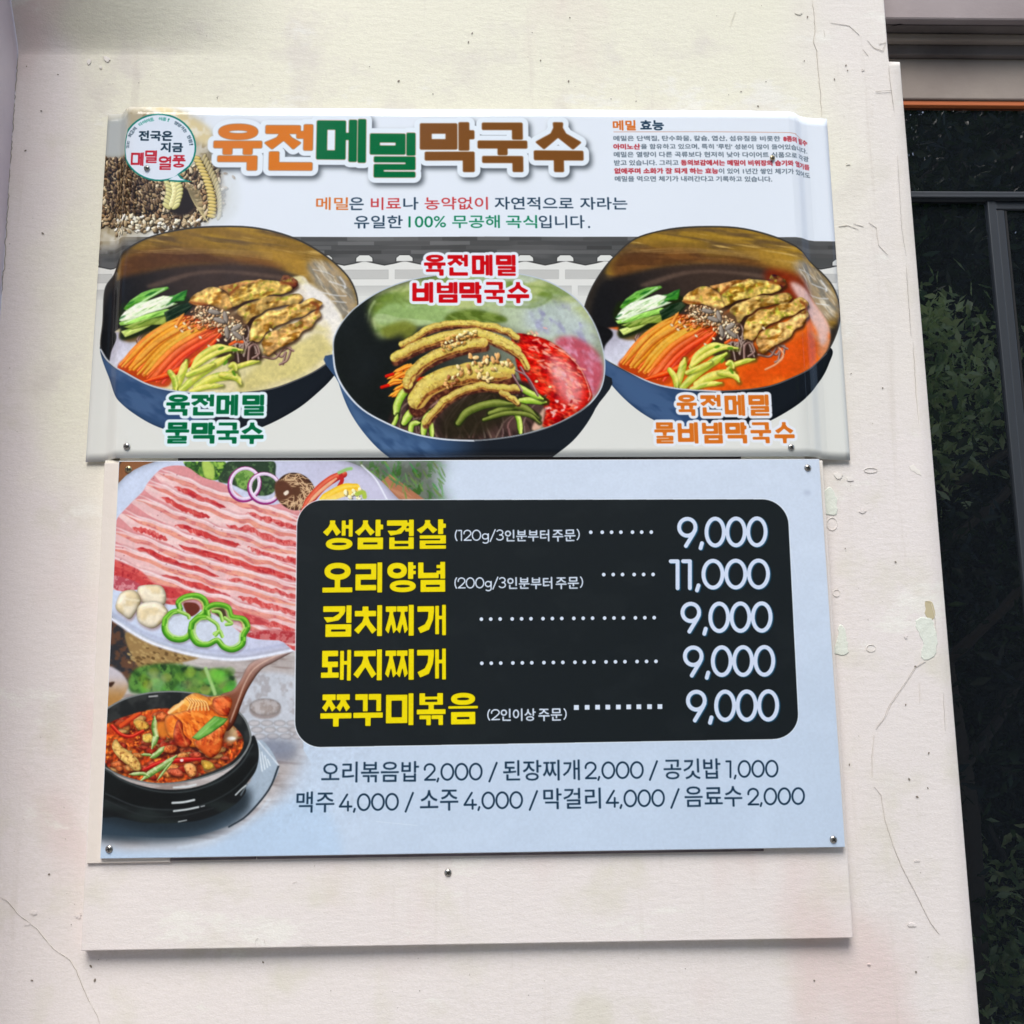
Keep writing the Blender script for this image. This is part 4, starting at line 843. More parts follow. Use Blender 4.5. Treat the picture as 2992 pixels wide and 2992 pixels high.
def pot_picture(c):
    c.frame(*FQ); rr = np.random.default_rng(41)
    PM = c.full([(60, -400), (1640, -400), (1640, 700), (1640, 800), (1700, 900), (1700, 1700), (60, 1700)], smooth=False)
    # table, fading into the pale sheet to the right and below
    F = c.full([(0, -460), (1640, -460), (1640, 300), (1660, 700), (1560, 1000), (1420, 1180), (1200, 1360), (900, 1480), (500, 1540), (0, 1560)], soft=60)*PM
    c.poly([(60, -400), (1700, -400), (1700, 1600), (60, 1600)], (178, 170, 168), smooth=False, clip=F, mot=[((196, 190, 188), 60, .5, 5, 6), ((150, 138, 134), 40, .64, 5, 6)])
    c.poly([(1160, 270), (1650, 280), (1650, 760), (1180, 760)], (194, 198, 206), clip=F, soft=14, mot=((170, 168, 172), 60, .6))
    c.poly([(120, -260), (260, -200), (330, -20), (420, 180), (330, 320), (120, 300)], (50, 50, 54), clip=PM, soft=12, mot=((96, 70, 56), 50, .55))
    c.poly([(300, -80), (560, 0), (860, 90), (700, 150), (520, 170), (400, 180)], (150, 124, 84), clip=PM, soft=5)
    for i in range(120):
        x, y = 310+rr.random()*460, -70+rr.random()*240
        if y > (x-480)*.3: c.ell(x, y, 15, 8, (176, 152, 106) if i % 3 else (92, 70, 44), ang=25, clip=PM, soft=2, alpha=.8)
    # greens behind
    c.poly([(330, 260), (400, 180), (640, 150), (900, 190), (1060, 190), (1130, 280), (1100, 360), (960, 400), (700, 400), (400, 380), (330, 350)], (56, 94, 44), clip=PM, soft=10, mot=[((92, 136, 66), 50, .5, 60, 2), ((34, 60, 34), 50, .62)])
    for i in range(46):
        x, y = 360+rr.random()*720, 190+rr.random()*160
        c.poly([(x, y), (x+40, y-26), (x+80, y), (x+60, y+40), (x+16, y+34)], (76+rr.random()*70, 128+rr.random()*60, 50+rr.random()*40), clip=PM, soft=7, alpha=.5)
    c.strip([(905, 190), (940, 280), (975, 380)], 26, (160, 192, 130), clip=PM, soft=5); c.ell(1000, 260, 60, 46, (120, 180, 76), clip=PM, soft=16, alpha=.8)
    for x in (520, 560, 480): c.line([(x, 230), (x+30, 280), (x-6, 340), (x+20, 400)], 26, (170, 178, 172), clip=PM, soft=16, alpha=.3)
    c.poly([(160, 190), (240, 200), (300, 260), (320, 330), (250, 440), (150, 460)], (176, 166, 162), clip=PM, soft=6, grad=((240, 220, (196, 190, 196)), (220, 430, (168, 128, 78)))); c.poly([(170, 300), (220, 290), (190, 330)], (60, 40, 30), clip=PM, soft=4)
    # carved wooden cover seen faintly
    c.ell(1352, 500, 118, 68, (150, 140, 138), clip=PM, soft=6); c.ell(1352, 478, 118, 64, (182, 176, 176), clip=PM, soft=4, mot=((162, 152, 148), 30, .5), edge=(10, .25))
    for i, y in enumerate((600, 650, 700)):
        for x in range(1270, 1560, 96): c.ell(x+i*22, y, 46, 22, (190, 186, 188), clip=F, soft=4, edge=(6, .3), alpha=.8)
    c.poly([(1300, 730), (1560, 740), (1600, 860), (1420, 880)], (120, 126, 142), clip=F, soft=26, alpha=.8)
    # trivet
    c.poly([(60, 1100), (400, 1300), (1180, 1100), (1300, 730), (1452, 920), (1380, 1090), (1220, 1280), (1000, 1400), (700, 1460), (200, 1440), (60, 1400)], (150, 166, 182), clip=PM, soft=3, grad=((1380, 900, (168, 182, 196)), (500, 1400, (70, 84, 96))))
    c.line([(1452, 925), (1380, 1100), (1220, 1290), (1080, 1380)], 12, (34, 42, 50), clip=PM, soft=3)
    c.line([(1300, 735), (1452, 915)], 10, (206, 214, 222), clip=PM, soft=2)
    for i in range(4): c.line([(1310+i*4, 800+i*34), (1350+i*8, 940+i*8)] if 0 else [(1305+i*22, 790+i*28), (1330+i*20, 960-i*14)], 9, (214, 222, 228), clip=PM, soft=2)
    # pot
    c.poly([(60, 1180), (400, 1260), (900, 1230), (1200, 1090), (1240, 1200), (1160, 1300), (900, 1420), (600, 1470), (60, 1440)], (34, 42, 48), clip=PM, soft=26, alpha=.9)
    body = [(100, 520), (160, 900), (300, 1030), (600, 1100), (900, 1060), (1150, 900), (1250, 700), (1290, 740), (1305, 840), (1280, 960), (1210, 1060), (1200, 1130), (1100, 1230), (900, 1320), (700, 1350), (450, 1350), (250, 1310), (60, 1250), (60, 700)]
    c.poly(body, (26, 28, 30), clip=PM, soft=2, mot=((38, 44, 44), 120, .5, 0, 3))
    c.poly([(60, 880), (160, 960), (400, 1090), (700, 1110), (1000, 1050), (1180, 930), (1270, 840), (1240, 1000), (1100, 1140), (800, 1230), (400, 1230), (60, 1130)], (20, 22, 23), clip=PM, soft=10, alpha=.8)
    for p, w, col in (([(150, 950), (300, 1040), (520, 1110), (760, 1115), (1000, 1040), (1170, 910), (1260, 760)], 8, (66, 72, 74)), ([(150, 1130), (400, 1230), (700, 1250), (950, 1190), (1160, 1060), (1290, 900)], 7, (56, 62, 64)), ([(150, 1180), (420, 1290), (700, 1300), (960, 1240)], 6, (46, 50, 52)), ([(1170, 1140), (1215, 1060)], 10, (110, 120, 126))):
        c.line(p, w, col, clip=PM, soft=4)
    for p, w in (([(665, 1084), (760, 1078), (830, 1062)], 13), ([(655, 1200), (740, 1194), (818, 1178)], 15), ([(665, 1262), (760, 1250), (850, 1232)], 12), ([(870, 1228), (895, 1222)], 6), ([(1130, 1140), (1170, 1100), (1205, 1070)], 10), ([(700, 1342), (760, 1330)], 6)): c.line(p, w, (206, 212, 214), clip=PM, soft=3)
    rim = [(60, 640), (100, 540), (200, 460), (330, 400), (500, 365), (700, 358), (900, 385), (1080, 450), (1200, 560), (1248, 680), (1240, 760), (1180, 860), (1080, 940), (900, 1010), (720, 1050), (520, 1060), (320, 1020), (180, 960), (60, 860)]
    c.poly(rim, (120, 124, 124), clip=PM, soft=1); P = np.array(rim, float); ce = np.array([640, 700]); inn = ce+(P-ce)*[.975, .968]
    M = c.full(inn)*PM
    c.poly(inn, (34, 36, 37), clip=PM, soft=1, mot=((52, 54, 54), 90, .55))
    c.line([(480, 400), (540, 395)], 9, (206, 206, 206), clip=PM, soft=4)
    # stew
    stew = [(110, 640), (200, 590), (330, 540), (480, 500), (640, 490), (900, 520), (1080, 600), (1180, 700), (1175, 800), (1080, 900), (900, 980), (700, 1040), (480, 1050), (300, 1000), (160, 920), (110, 800)]
    S = c.full(stew, soft=3)*M
    c.poly(stew, (158, 62, 28), clip=M, soft=3, mot=[((196, 100, 44), 50, .52, 20, 1.5), ((104, 30, 18), 40, .6), ((216, 130, 60), 22, .68)], bump=(22, .8))
    c.poly([(150, 640), (260, 600), (480, 520), (640, 500), (600, 560), (400, 600), (200, 700)], (186, 60, 30), clip=S, soft=12, alpha=.7)
    c.poly([(640, 740), (900, 780), (960, 860), (760, 850), (640, 830)], (74, 30, 26), clip=S, soft=12)
    def chunk(p, col, hs=.6):
        c.poly([(x+8, y+14) for x, y in p], (60, 20, 14), clip=S, soft=7, alpha=.6)
        c.poly(p, col, clip=S, edge=(10, .4), hi=(11, hs), mot=[((min(255, col[0]+30), min(255, col[1]+34), col[2]+28), 20, .54), ((int(col[0]*.75), int(col[1]*.62), int(col[2]*.6)), 18, .68)])
    for i in range(130):
        x, y = 150+rr.random()*1010, 540+rr.random()*480; s = 22+rr.random()*34; a = rr.random()*6.28; n = 6
        col = [(196, 96, 50), (170, 64, 36), (214, 140, 78), (186, 74, 50), (206, 160, 100), (158, 44, 28)][rr.integers(6)]
        chunk([(x+s*(.6+.6*rr.random())*math.cos(a+k*6.28/n)*1.25, y+s*(.5+.5*rr.random())*math.sin(a+k*6.28/n)*.8) for k in range(n)], col)
    chunk([(200, 760), (230, 720), (270, 770), (340, 820), (400, 880), (420, 940), (380, 960), (310, 910), (260, 870), (210, 810)], (216, 176, 104))
    chunk([(360, 590), (400, 570), (470, 600), (470, 640), (400, 650)], (214, 166, 80)); chunk([(430, 690), (500, 680), (500, 740), (440, 740)], (216, 180, 90))
    chunk([(740, 920), (790, 900), (830, 930), (830, 990), (780, 1000)], (228, 160, 100)); chunk([(870, 880), (940, 890), (970, 930), (900, 950)], (206, 164, 70)); chunk([(620, 950), (700, 940), (740, 1000), (640, 990)], (190, 86, 60))
    c.strip([(200, 620), (260, 680), (340, 700), (430, 660)], 24, (190, 36, 26), (130, 16, 14), (226, 110, 80), clip=S); c.strip([(440, 950), (560, 900), (700, 880), (860, 870)], 36, (176, 24, 26), (120, 12, 16), (220, 90, 76), clip=S, taper=(.5, .5)); c.ell(725, 880, 14, 11, (240, 220, 214), clip=S, soft=2)
    c.strip([(270, 620), (340, 570), (400, 530)], 34, (206, 86, 44), (150, 40, 26), clip=S)
    for p, w in (([(520, 550), (520, 640), (530, 700), (500, 790)], 44), ([(490, 860), (540, 830), (590, 780)], 40), ([(420, 1030), (500, 970), (600, 910), (685, 845)], 46), ([(540, 1030), (600, 950), (660, 880)], 18), ([(420, 835), (500, 840)], 20), ([(330, 985), (430, 980), (480, 1000)], 26)):
        c.strip(p, w, (126, 158, 84), (70, 110, 44), (206, 220, 176), clip=S, taper=(.3, .3), mot=((190, 206, 150), 24, .56))
    c.poly([(620, 580), (700, 560), (720, 640), (640, 690), (560, 700), (540, 600)], (204, 122, 50), clip=S, soft=8)
    c.poly([(1040, 660), (1120, 640), (1150, 700), (1120, 740), (1050, 740)], (196, 180, 140), clip=S, soft=8, alpha=.8); c.ell(1098, 715, 34, 14, (238, 236, 228), clip=S, soft=4)
    # spoon and the lifted kimchi
    c.poly([(1010, 400), (1110, 350), (1170, 270), (1240, 150), (1400, 80), (1560, 30), (1600, 40), (1420, 140), (1320, 200), (1230, 330), (1180, 440), (1120, 600), (1060, 660), (1040, 560)], (138, 90, 68), clip=PM, soft=2,
           grad=((1000, 500, (116, 66, 46)), (1500, 80, (176, 150, 144))), edge=(12, .35), hi=(14, .7))
    c.line([(1560, 44), (1400, 110), (1270, 190), (1200, 300), (1150, 430), (1090, 590)], 9, (214, 186, 170), clip=PM, soft=4, alpha=.85)
    def food(p, col, **kw):
        c.poly(p, col, clip=PM, edge=(14, .38), hi=(15, .6), mot=[((min(255, col[0]+22), min(255, col[1]+36), col[2]+26), 30, .54, 40, 2), ((int(col[0]*.78), int(col[1]*.6), int(col[2]*.6)), 26, .66, 40, 2)], **kw)
    c.poly([(620, 560), (1060, 560), (1080, 700), (960, 860), (860, 780), (700, 790)], (60, 20, 16), clip=PM, soft=18, alpha=.55)
    food([(625, 520), (660, 470), (720, 440), (760, 400), (830, 372), (920, 400), (1040, 392), (1100, 420), (1080, 520), (980, 560), (900, 540), (700, 560)], (216, 140, 64))
    food([(600, 560), (700, 520), (900, 470), (1050, 520), (1070, 600), (980, 680), (900, 760), (800, 780), (700, 730), (620, 690)], (214, 112, 42))
    food([(690, 580), (730, 600), (740, 680), (800, 740), (760, 784), (700, 770), (660, 700)], (186, 66, 36)); food([(960, 420), (1060, 396), (1104, 430), (1090, 500), (1060, 550), (980, 520)], (206, 88, 44))
    food([(820, 740), (960, 660), (1060, 560), (1080, 600), (1040, 700), (1020, 800), (950, 860), (880, 820)], (206, 96, 44))
    for i in range(7): c.strip([(760+i*22, 410+i*4), (790+i*20, 450), (770+i*26, 500)], 13, (230, 180, 110), (180, 100, 50), (244, 216, 160), clip=PM)
    c.strip([(630, 520), (700, 470), (730, 440)], 24, (240, 200, 140), clip=PM, soft=4)
    for i in range(9): c.strip([(700+i*38, 600+i*4), (730+i*34, 680+i*6), (760+i*26, 760)], 9, (160, 50, 26) if i % 2 else (234, 170, 96), clip=PM, soft=4, alpha=.55)
    c.poly([(800, 710), (880, 630), (970, 545), (1075, 566), (1040, 610), (940, 680), (850, 730)], (92, 150, 64), clip=PM, edge=(8, .4), hi=(10, .5), mot=((126, 178, 90), 24, .5, -35, 4), smooth=False)
    c.strip([(860, 690), (940, 620), (1000, 570)], 9, (160, 200, 130), clip=PM, soft=4, alpha=.7)
    # blur of shadow under the pot, fading to the sheet
    c.poly([(60, 1330), (500, 1420), (900, 1390), (1150, 1270), (1060, 1380), (760, 1480), (400, 1500), (60, 1470)], (60, 76, 90), clip=PM, soft=30, alpha=.75)
    c.line([(700, 1540), (900, 1500), (1100, 1430), (1250, 1330), (1380, 1180)], 16, (206, 218, 230), clip=PM, soft=10, alpha=.6)
    c.poly([(60, 1530), (400, 1560), (900, 1540), (1500, 1200), (1800, 1200), (1800, 1800), (60, 1800)], (186, 205, 226), soft=30)

def paint_panel():
    c = PAN
    X, Y = np.meshgrid(np.arange(c.w)/c.w, np.arange(c.h)/c.h)
    t = sm(Y*.9+.1)[..., None]; c.a[:] = C(205, 215, 229)*(1-t)+C(194, 208, 225)*t  # white print with the sky's blue tint painted in, deeper towards the bottom
    pot_picture(c); meat_picture(c)
    g = np.zeros((c.h, c.w), np.float32); g[:, :int(c.w*.36)] = 1; g[int(c.h*.93):] = 0; grit(c, gblur(g, 40)*.6)
    # black board with round corners
    c.frame(0, 0, 1)
    q = np.array([(869, 1462), (2300, 1459), (2335, 2158), (862, 2184)], float)
    def bl(u, v): return (q[0]*(1-u)+q[1]*u)*(1-v)+(q[3]*(1-u)+q[2]*u)*v
    def rrect(g):
        o = []
        rx, ry = .052, .105
        for cx, cy, a0 in ((rx, ry, 180), (1-rx, ry, 270), (1-rx, 1-ry, 0), (rx, 1-ry, 90)):
            for a in np.linspace(a0, a0+90, 12): o.append(bl(cx+(rx+g*.6)*math.cos(math.radians(a)), cy+(ry+g*1.2)*math.sin(math.radians(a))))
        return o
    c.poly(rrect(.003), (226, 234, 242), smooth=False, alpha=.8)
    c.poly(rrect(.0), (32, 37, 40), smooth=False)
    Y1, W = (226, 208, 20), (208, 218, 234)
    c.frame(*FT)
    rows = (('생삼겹살', [(217, 452, 192, 200), (428, 452, 184, 196), (638, 452, 178, 194), (838, 450, 192, 194)]),
            ('오리양념', [(212, 738, 196, 196), (430, 736, 176, 198), (640, 734, 190, 198), (845, 732, 180, 198)]),
            ('김치찌개', [(215, 1022, 186, 206), (425, 1020, 180, 204), (630, 1018, 186, 204), (840, 1018, 190, 200)]),
            ('돼지찌개', [(202, 1318, 196, 202), (420, 1314, 184, 204), (628, 1312, 188, 202), (838, 1308, 192, 204)]),
            ('쭈꾸미볶음', [(198, 1612, 204, 212), (416, 1610, 194, 210), (632, 1606, 182, 210), (836, 1604, 192, 210), (1045, 1602, 198, 206)]))
    for t, ce in rows: heavy_line(c, t, ce, Y1, .185, .2, .8, rim=5, rimcol=(18, 22, 10))
    sh = (8, 3, 3, (30, 70, 96), .9)
    W2 = (214, 224, 238)
    # small notes in brackets
    for y, x0, nums, xn, txt, x1, xe in ((520, 1085, '(120g/3', 1415, (('인분부터', 1422, 1715), ('주문', 1738, 1890)), 1893, 0), (836, 1083, '(200g/3', 1430, (('인분부터', 1438, 1735), ('주문', 1760, 1912)), 1915, 0), (1712, 1300, '(2', 1388, (('인이상', 1394, 1625), ('주문', 1645, 1800)), 1806, 0)):
        figures(c, nums, (x0, y), (xn, y-3), 72, 8.5, W2, None)
        for s, a, b in txt: thin_text(c, s, (a, y+76), (b, y+74), 78, W2, bold=.6)
        figures(c, ')', (x1, y-6), (x1+30, y-6), 72, 8.5, W2)
    # dotted leaders
    c.frame(0, 0, 1)
    def dots(xs, y0, y1, r=5.5, square=False):
        for x in xs:
            y = y0+(y1-y0)*(x-xs[0])/max(1, xs[-1]-xs[0])
            if square: c.poly([(x-7, y-7), (x+7, y-7), (x+7, y+7), (x-7, y+7)], W2, smooth=False)
            else: c.ell(x+2, y+1, r+1, r+1, (16, 20, 24)); c.ell(x, y, r, r, W2)
    k = 850/1932
    dots([1650+x*k for x in (173, 249, 311, 373, 450, 511, 575)], 1320+535*k, 1320+534*k)
    dots([1650+x*k for x in (259, 322, 384, 461, 524, 587)], 1320+816*k, 1320+815*k)
    g3 = lambda x0, x1: [x0+(x1-x0)*(i//3*3.28+i % 3)/(5*3.28+2) for i in range(18)]
    dots(g3(850+1265*k, 1650+594*k), 1320+1112*k, 1320+1102*k)
    dots(g3(850+1268*k, 1650+606*k), 1320+1405*k, 1320+1392*k)
    dots([850+1895*k]+[1650+x*k for x in (78, 149, 218, 286, 356, 425, 492, 563, 632)], 1320+1698*k, 1320+1692*k, square=True)
    # prices
    c.frame(*FU)
    for s, x0, x1, y0, y1, h in (('9,000', 750, 1345, 438, 434, 194), ('11,000', 696, 1362, 718, 714, 194), ('9,000', 772, 1378, 1002, 998, 198), ('9,000', 788, 1396, 1292, 1288, 200), ('9,000', 808, 1422, 1586, 1582, 204)):
        figures(c, s, (x0, y0), (x1, y1), h, 27, (206, 216, 234), (7, 4, 3, (36, 84, 112), .8))
    # two lower lines
    c.frame(*FV); N = (30, 54, 74)
    def mixed(y0, y1, segs):
        for s, a, b in segs:
            ya, yb = y0+(y1-y0)*a/1700, y0+(y1-y0)*b/1700
            if s[0] in FIG: figures(c, s, (a, ya), (b, yb), 57, 6.0, N)
            else: thin_text(c, s, (a, ya+60), (b, yb+60), 64, N, bold=.35)
    mixed(97, 80, (('오리볶음밥', 158, 481), ('2,000', 498, 694), ('/', 712, 744), ('된장찌개', 762, 1016), ('2,000', 1032, 1229), ('/', 1245, 1276), ('공깃밥', 1296, 1484), ('1,000', 1500, 1676)))
    mixed(196, 172, (('맥주', 75, 200), ('4,000', 216, 416), ('/', 434, 466), ('소주', 486, 612), ('4,000', 630, 828), ('/', 846, 878), ('막걸리', 896, 1086), ('4,000', 1102, 1299), ('/', 1316, 1348), ('음료수', 1366, 1556), ('2,000', 1572, 1764)))
    flush_text()
    # handling marks and a little dust held by the print film
    X, Y = np.meshgrid(np.arange(c.w), np.arange(c.h))
    c.a *= (1+.03*(fbm(X/160., Y/300., 11, 4)-.5)+.035*(fbm(X/5., Y/5., 12, 2)-.5))[..., None].astype(np.float32); c.a += (.010*sm((fbm(X/90., Y/60., 13, 4)-.5)/.2))[..., None]
    c.frame(0, 0, 1); c.ell(2358, 1440, 10, 6, (150, 160, 180), soft=5, alpha=.5); c.line([(2310, 1600), (2330, 1700)], 1.2, (232, 238, 246), alpha=.4); c.line([(1100, 2400), (1220, 2412)], 1.2, (232, 238, 246), alpha=.5)
# ============================================================ helpers
random.seed(4)
def at(px, py, y):
    """point of the place seen at photo pixel (px, py), y metres in front of the camera's foot"""
    X, Z = unit(px, py); return Vector((float(X)*y, y, EYE+float(Z)*y))
def D(px, py, y): return at(px*2992/1932, py*2992/1932, y)
def mat(name, col, rough=.6, metal=0., spec=.5, coat=0., bump=None, mottle=None, ior=None):
    m = bpy.data.materials.new(name); m.use_nodes = True; nt = m.node_tree; b = nt.nodes['Principled BSDF']
    b.inputs['Base Color'].default_value = (*col, 1); b.inputs['Roughness'].default_value = rough
    b.inputs['Metallic'].default_value = metal; b.inputs['Specular IOR Level'].default_value = spec; b.inputs['Coat Weight'].default_value = coat
    if ior: b.inputs['IOR'].default_value = ior
    tc = nt.nodes.new('ShaderNodeTexCoord')
    if mottle:
        c2, sc, lo, hi = mottle
        n = nt.nodes.new('ShaderNodeTexNoise'); n.inputs['Scale'].default_value = sc; n.inputs['Detail'].default_value = 6
        r = nt.nodes.new('ShaderNodeMapRange'); r.inputs[1].default_value = lo; r.inputs[2].default_value = hi
        x = nt.nodes.new('ShaderNodeMix'); x.data_type = 'RGBA'; x.inputs[6].default_value = (*col, 1); x.inputs[7].default_value = (*c2, 1)
        nt.links.new(tc.outputs['Object'], n.inputs['Vector']); nt.links.new(n.outputs[0], r.inputs[0]); nt.links.new(r.outputs[0], x.inputs[0]); nt.links.new(x.outputs[2], b.inputs['Base Color'])
    if bump:
        sc, st = bump
        n = nt.nodes.new('ShaderNodeTexNoise'); n.inputs['Scale'].default_value = sc; n.inputs['Detail'].default_value = 8; n.inputs['Roughness'].default_value = .65
        q = nt.nodes.new('ShaderNodeBump'); q.inputs['Strength'].default_value = st; q.inputs['Distance'].default_value = .002
        nt.links.new(tc.outputs['Object'], n.inputs['Vector']); nt.links.new(n.outputs[0], q.inputs['Height']); nt.links.new(q.outputs[0], b.inputs['Normal'])
    return m
def lin(r, g, b): return tuple((c/255/12.92 if c/255 <= .04045 else ((c/255+.055)/1.055)**2.4) for c in (r, g, b))
def mesh_obj(name, verts, faces, material, parent=None, smooth=False, uv=None):
    me = bpy.data.meshes.new(name); me.from_pydata([tuple(v) for v in verts], [], faces)
    if smooth: me.polygons.foreach_set('use_smooth', [True]*len(me.polygons))
    if uv is not None:
        l = me.uv_layers.new(name='print'); vi = np.zeros(len(me.loops), np.int32); me.loops.foreach_get('vertex_index', vi)
        l.data.foreach_set('uv', np.asarray(uv, np.float32)[vi].ravel())
    o = bpy.data.objects.new(name, me); me.materials.append(material); COL.objects.link(o)
    if parent: o.parent = parent
    return o
def tag(o, label=None, cat=None, group=None, kind=None):
    for k, v in (('label', label), ('category', cat), ('group', group), ('kind', kind)):
        if v: o[k] = v
    return o
def thing(name, label, cat, loc=(0, 0, 0), group=None):
    o = bpy.data.objects.new(name, None); COL.objects.link(o); o.location = loc; o.empty_display_size = .05
    return tag(o, label, cat, group)
def bev(o, w=.001, seg=2):
    m = o.modifiers.new('bevel', 'BEVEL'); m.width = w; m.segments = seg; m.limit_method = 'ANGLE'; return o
def prism(name, front, depth, material, parent=None, base=Vector((0, 0, 0)), bw=0):
    """front: polygon of points, counter-clockwise seen from the camera; extruded backwards (+y)"""
    n = len(front); v = [Vector(p)-base for p in front]+[Vector(p)+Vector((0, depth, 0))-base for p in front]
    f = [tuple(range(n)), tuple(range(2*n-1, n-1, -1))]+[(i, i+n, (i+1) % n+n, (i+1) % n) for i in range(n)]
    o = mesh_obj(name, v, f, material, parent)
    bm = bmesh.new(); bm.from_mesh(o.data); bmesh.ops.recalc_face_normals(bm, faces=bm.faces); bm.to_mesh(o.data); bm.free()
    return bev(o, bw) if bw else o
def box(name, x0, x1, y0, y1, z0, z1, material, parent=None, base=Vector((0, 0, 0)), bw=0):
    return prism(name, [(x0, y0, z0), (x1, y0, z0), (x1, y0, z1), (x0, y0, z1)], y1-y0, material, parent, base, bw)

Y_WALL, Y_BOARD, Y_STRIP, Y_PANEL, Y_BAN, Y_FLAP = 1.320, 1.306, 1.3025, 1.2985, 1.3030, 1.3170

# ============================================================ materials
def wall_material():
    m = bpy.data.materials.new('painted_plaster'); m.use_nodes = True; nt = m.node_tree; L = nt.links.new; b = nt.nodes['Principled BSDF']
    b.inputs['Roughness'].default_value = .62; b.inputs['Specular IOR Level'].default_value = .3
    tc = nt.nodes.new('ShaderNodeTexCoord'); sep = nt.nodes.new('ShaderNodeSeparateXYZ'); L(tc.outputs['Object'], sep.inputs[0])
    def noise(sc, det=5, scale=(1, 1, 1), rough=.55, loc=(0, 0, 0)):
        mp = nt.nodes.new('ShaderNodeMapping'); mp.inputs['Scale'].default_value = scale; mp.inputs['Location'].default_value = loc
        n = nt.nodes.new('ShaderNodeTexNoise'); n.inputs['Scale'].default_value = sc; n.inputs['Detail'].default_value = det; n.inputs['Roughness'].default_value = rough
        L(tc.outputs['Object'], mp.inputs[0]); L(mp.outputs[0], n.inputs[0]); return n.outputs[0]
    def rng(s, a, b_, c=0., d=1.):
        r = nt.nodes.new('ShaderNodeMapRange'); r.interpolation_type = 'SMOOTHSTEP'
        for i, v in zip((1, 2, 3, 4), (a, b_, c, d)): r.inputs[i].default_value = v
        L(s, r.inputs[0]); return r.outputs[0]
    def math_(op, a, b_):
        n = nt.nodes.new('ShaderNodeMath'); n.operation = op
        for i, v in enumerate((a, b_)):
            if isinstance(v, (int, float)): n.inputs[i].default_value = v
            else: L(v, n.inputs[i])
        return n.outputs[0]
    def mix(f, a, b_):
        n = nt.nodes.new('ShaderNodeMix'); n.data_type = 'RGBA'
        if isinstance(f, (int, float)): n.inputs[0].default_value = f
        else: L(f, n.inputs[0])
        for i, v in ((6, a), (7, b_)):
            if isinstance(v, tuple): n.inputs[i].default_value = (*v, 1)
            else: L(v, n.inputs[i])
        return n.outputs[2]
    X, Z = sep.outputs[0], sep.outputs[2]
    n1 = noise(3.2, 4); w = math_('MULTIPLY', math_('SUBTRACT', n1, .5), .34)
    # pinker towards the left corner, the right edge and low on the wall
    zz = math_('ADD', Z, w); xx = math_('ADD', X, w)
    low = rng(zz, 1.55, 1.98, 1, 0); left = rng(xx, -.60, -.50, 1, 0); right = rng(xx, .40, .56, 0, 1)
    pink = math_('MINIMUM', math_('ADD', math_('ADD', low, left), math_('MULTIPLY', right, .8)), 1)
    cream, rose = lin(241, 238, 218), lin(238, 230, 227)
    c = mix(pink, cream, rose)
    c = mix(rng(noise(11, 6), .5, .72), c, lin(228, 222, 210)); c = mix(math_('MULTIPLY', rng(noise(2.6, 4, (1, 1, .6), loc=(4, 0, 2)), .54, .66), .8), c, lin(230, 208, 204))
    c = mix(math_('MULTIPLY', rng(noise(3.4, 6, (1, 1, 2.2), .7, loc=(1, 0, 7)), .56, .64), .7), c, lin(246, 244, 236))
    c = mix(math_('MULTIPLY', rng(noise(7, 6, (6, 1, .35), .6, loc=(3, 0, 1)), .58, .72), .3), c, lin(206, 196, 184))
    c = mix(math_('MULTIPLY', rng(noise(26, 8, (1, 1, 3.0)), .62, .78), .35), c, lin(200, 192, 180))
    c = mix(math_('MULTIPLY', rng(noise(210, 2), .74, .78), .55), c, lin(150, 140, 128))
    c = mix(math_('MULTIPLY', rng(noise(300, 4, (1, 1, 1.5), .7), .35, .65), .28), c, lin(214, 206, 194))
    L(c, b.inputs['Base Color'])
    h = math_('ADD', math_('MULTIPLY', noise(60, 8, (1, 1, 2.6), .6), .8), math_('MULTIPLY', noise(420, 3, (1, 1, 1.6)), .35))
    h = math_('ADD', h, math_('MULTIPLY', noise(9, 3), 1.4))
    q = nt.nodes.new('ShaderNodeBump'); q.inputs['Strength'].default_value = .42; q.inputs['Distance'].default_value = .0014
    L(h, q.inputs['Height']); L(q.outputs[0], b.inputs['Normal'])
    return m
M_WALL = wall_material()
M_CRACK = mat('crack_dark', lin(166, 155, 140), .9)  # darker tone for cracks, scratches and the corner line
M_LIP = mat('raised_paint_lip', lin(240, 234, 226), .6)
M_FILL = mat('old_pale_paint', lin(228, 232, 220), .6, bump=(90, .6))
M_TAN = mat('bare_tan_undercoat', lin(196, 184, 150), .8)
M_PIT = mat('pit_dark', lin(132, 122, 110), .9)  # dark tone for the small pits
M_EDGE = mat('white_sheet_edge', lin(222, 226, 232), .4)
M_SPACER = mat('shaded_grey_spacer', lin(128, 116, 122), .7, mottle=(lin(100, 88, 92), 30, .4, .7))  # shade below the lower sign is put into the grey of its spacer bars
M_STEEL = mat('screw_steel', (.42, .40, .37), .32, 1., bump=(900, .1)); M_BRASS = mat('screw_brass', (.50, .40, .22), .35, 1.)
M_SLOT = mat('screw_recess', (.03, .028, .025), .7)

# ============================================================ the plaster wall with its inner corner at the left
corner = at(54, 155, Y_WALL); XC = corner.x; z_knee = corner.z
ux, uz = unit(13, 0); y_top = XC/float(ux); lean = .55*(Y_WALL-y_top)/(EYE+float(uz)*y_top-z_knee)      # how far the left end leans out above the knee
Xr = at(2660, 640, Y_WALL).x
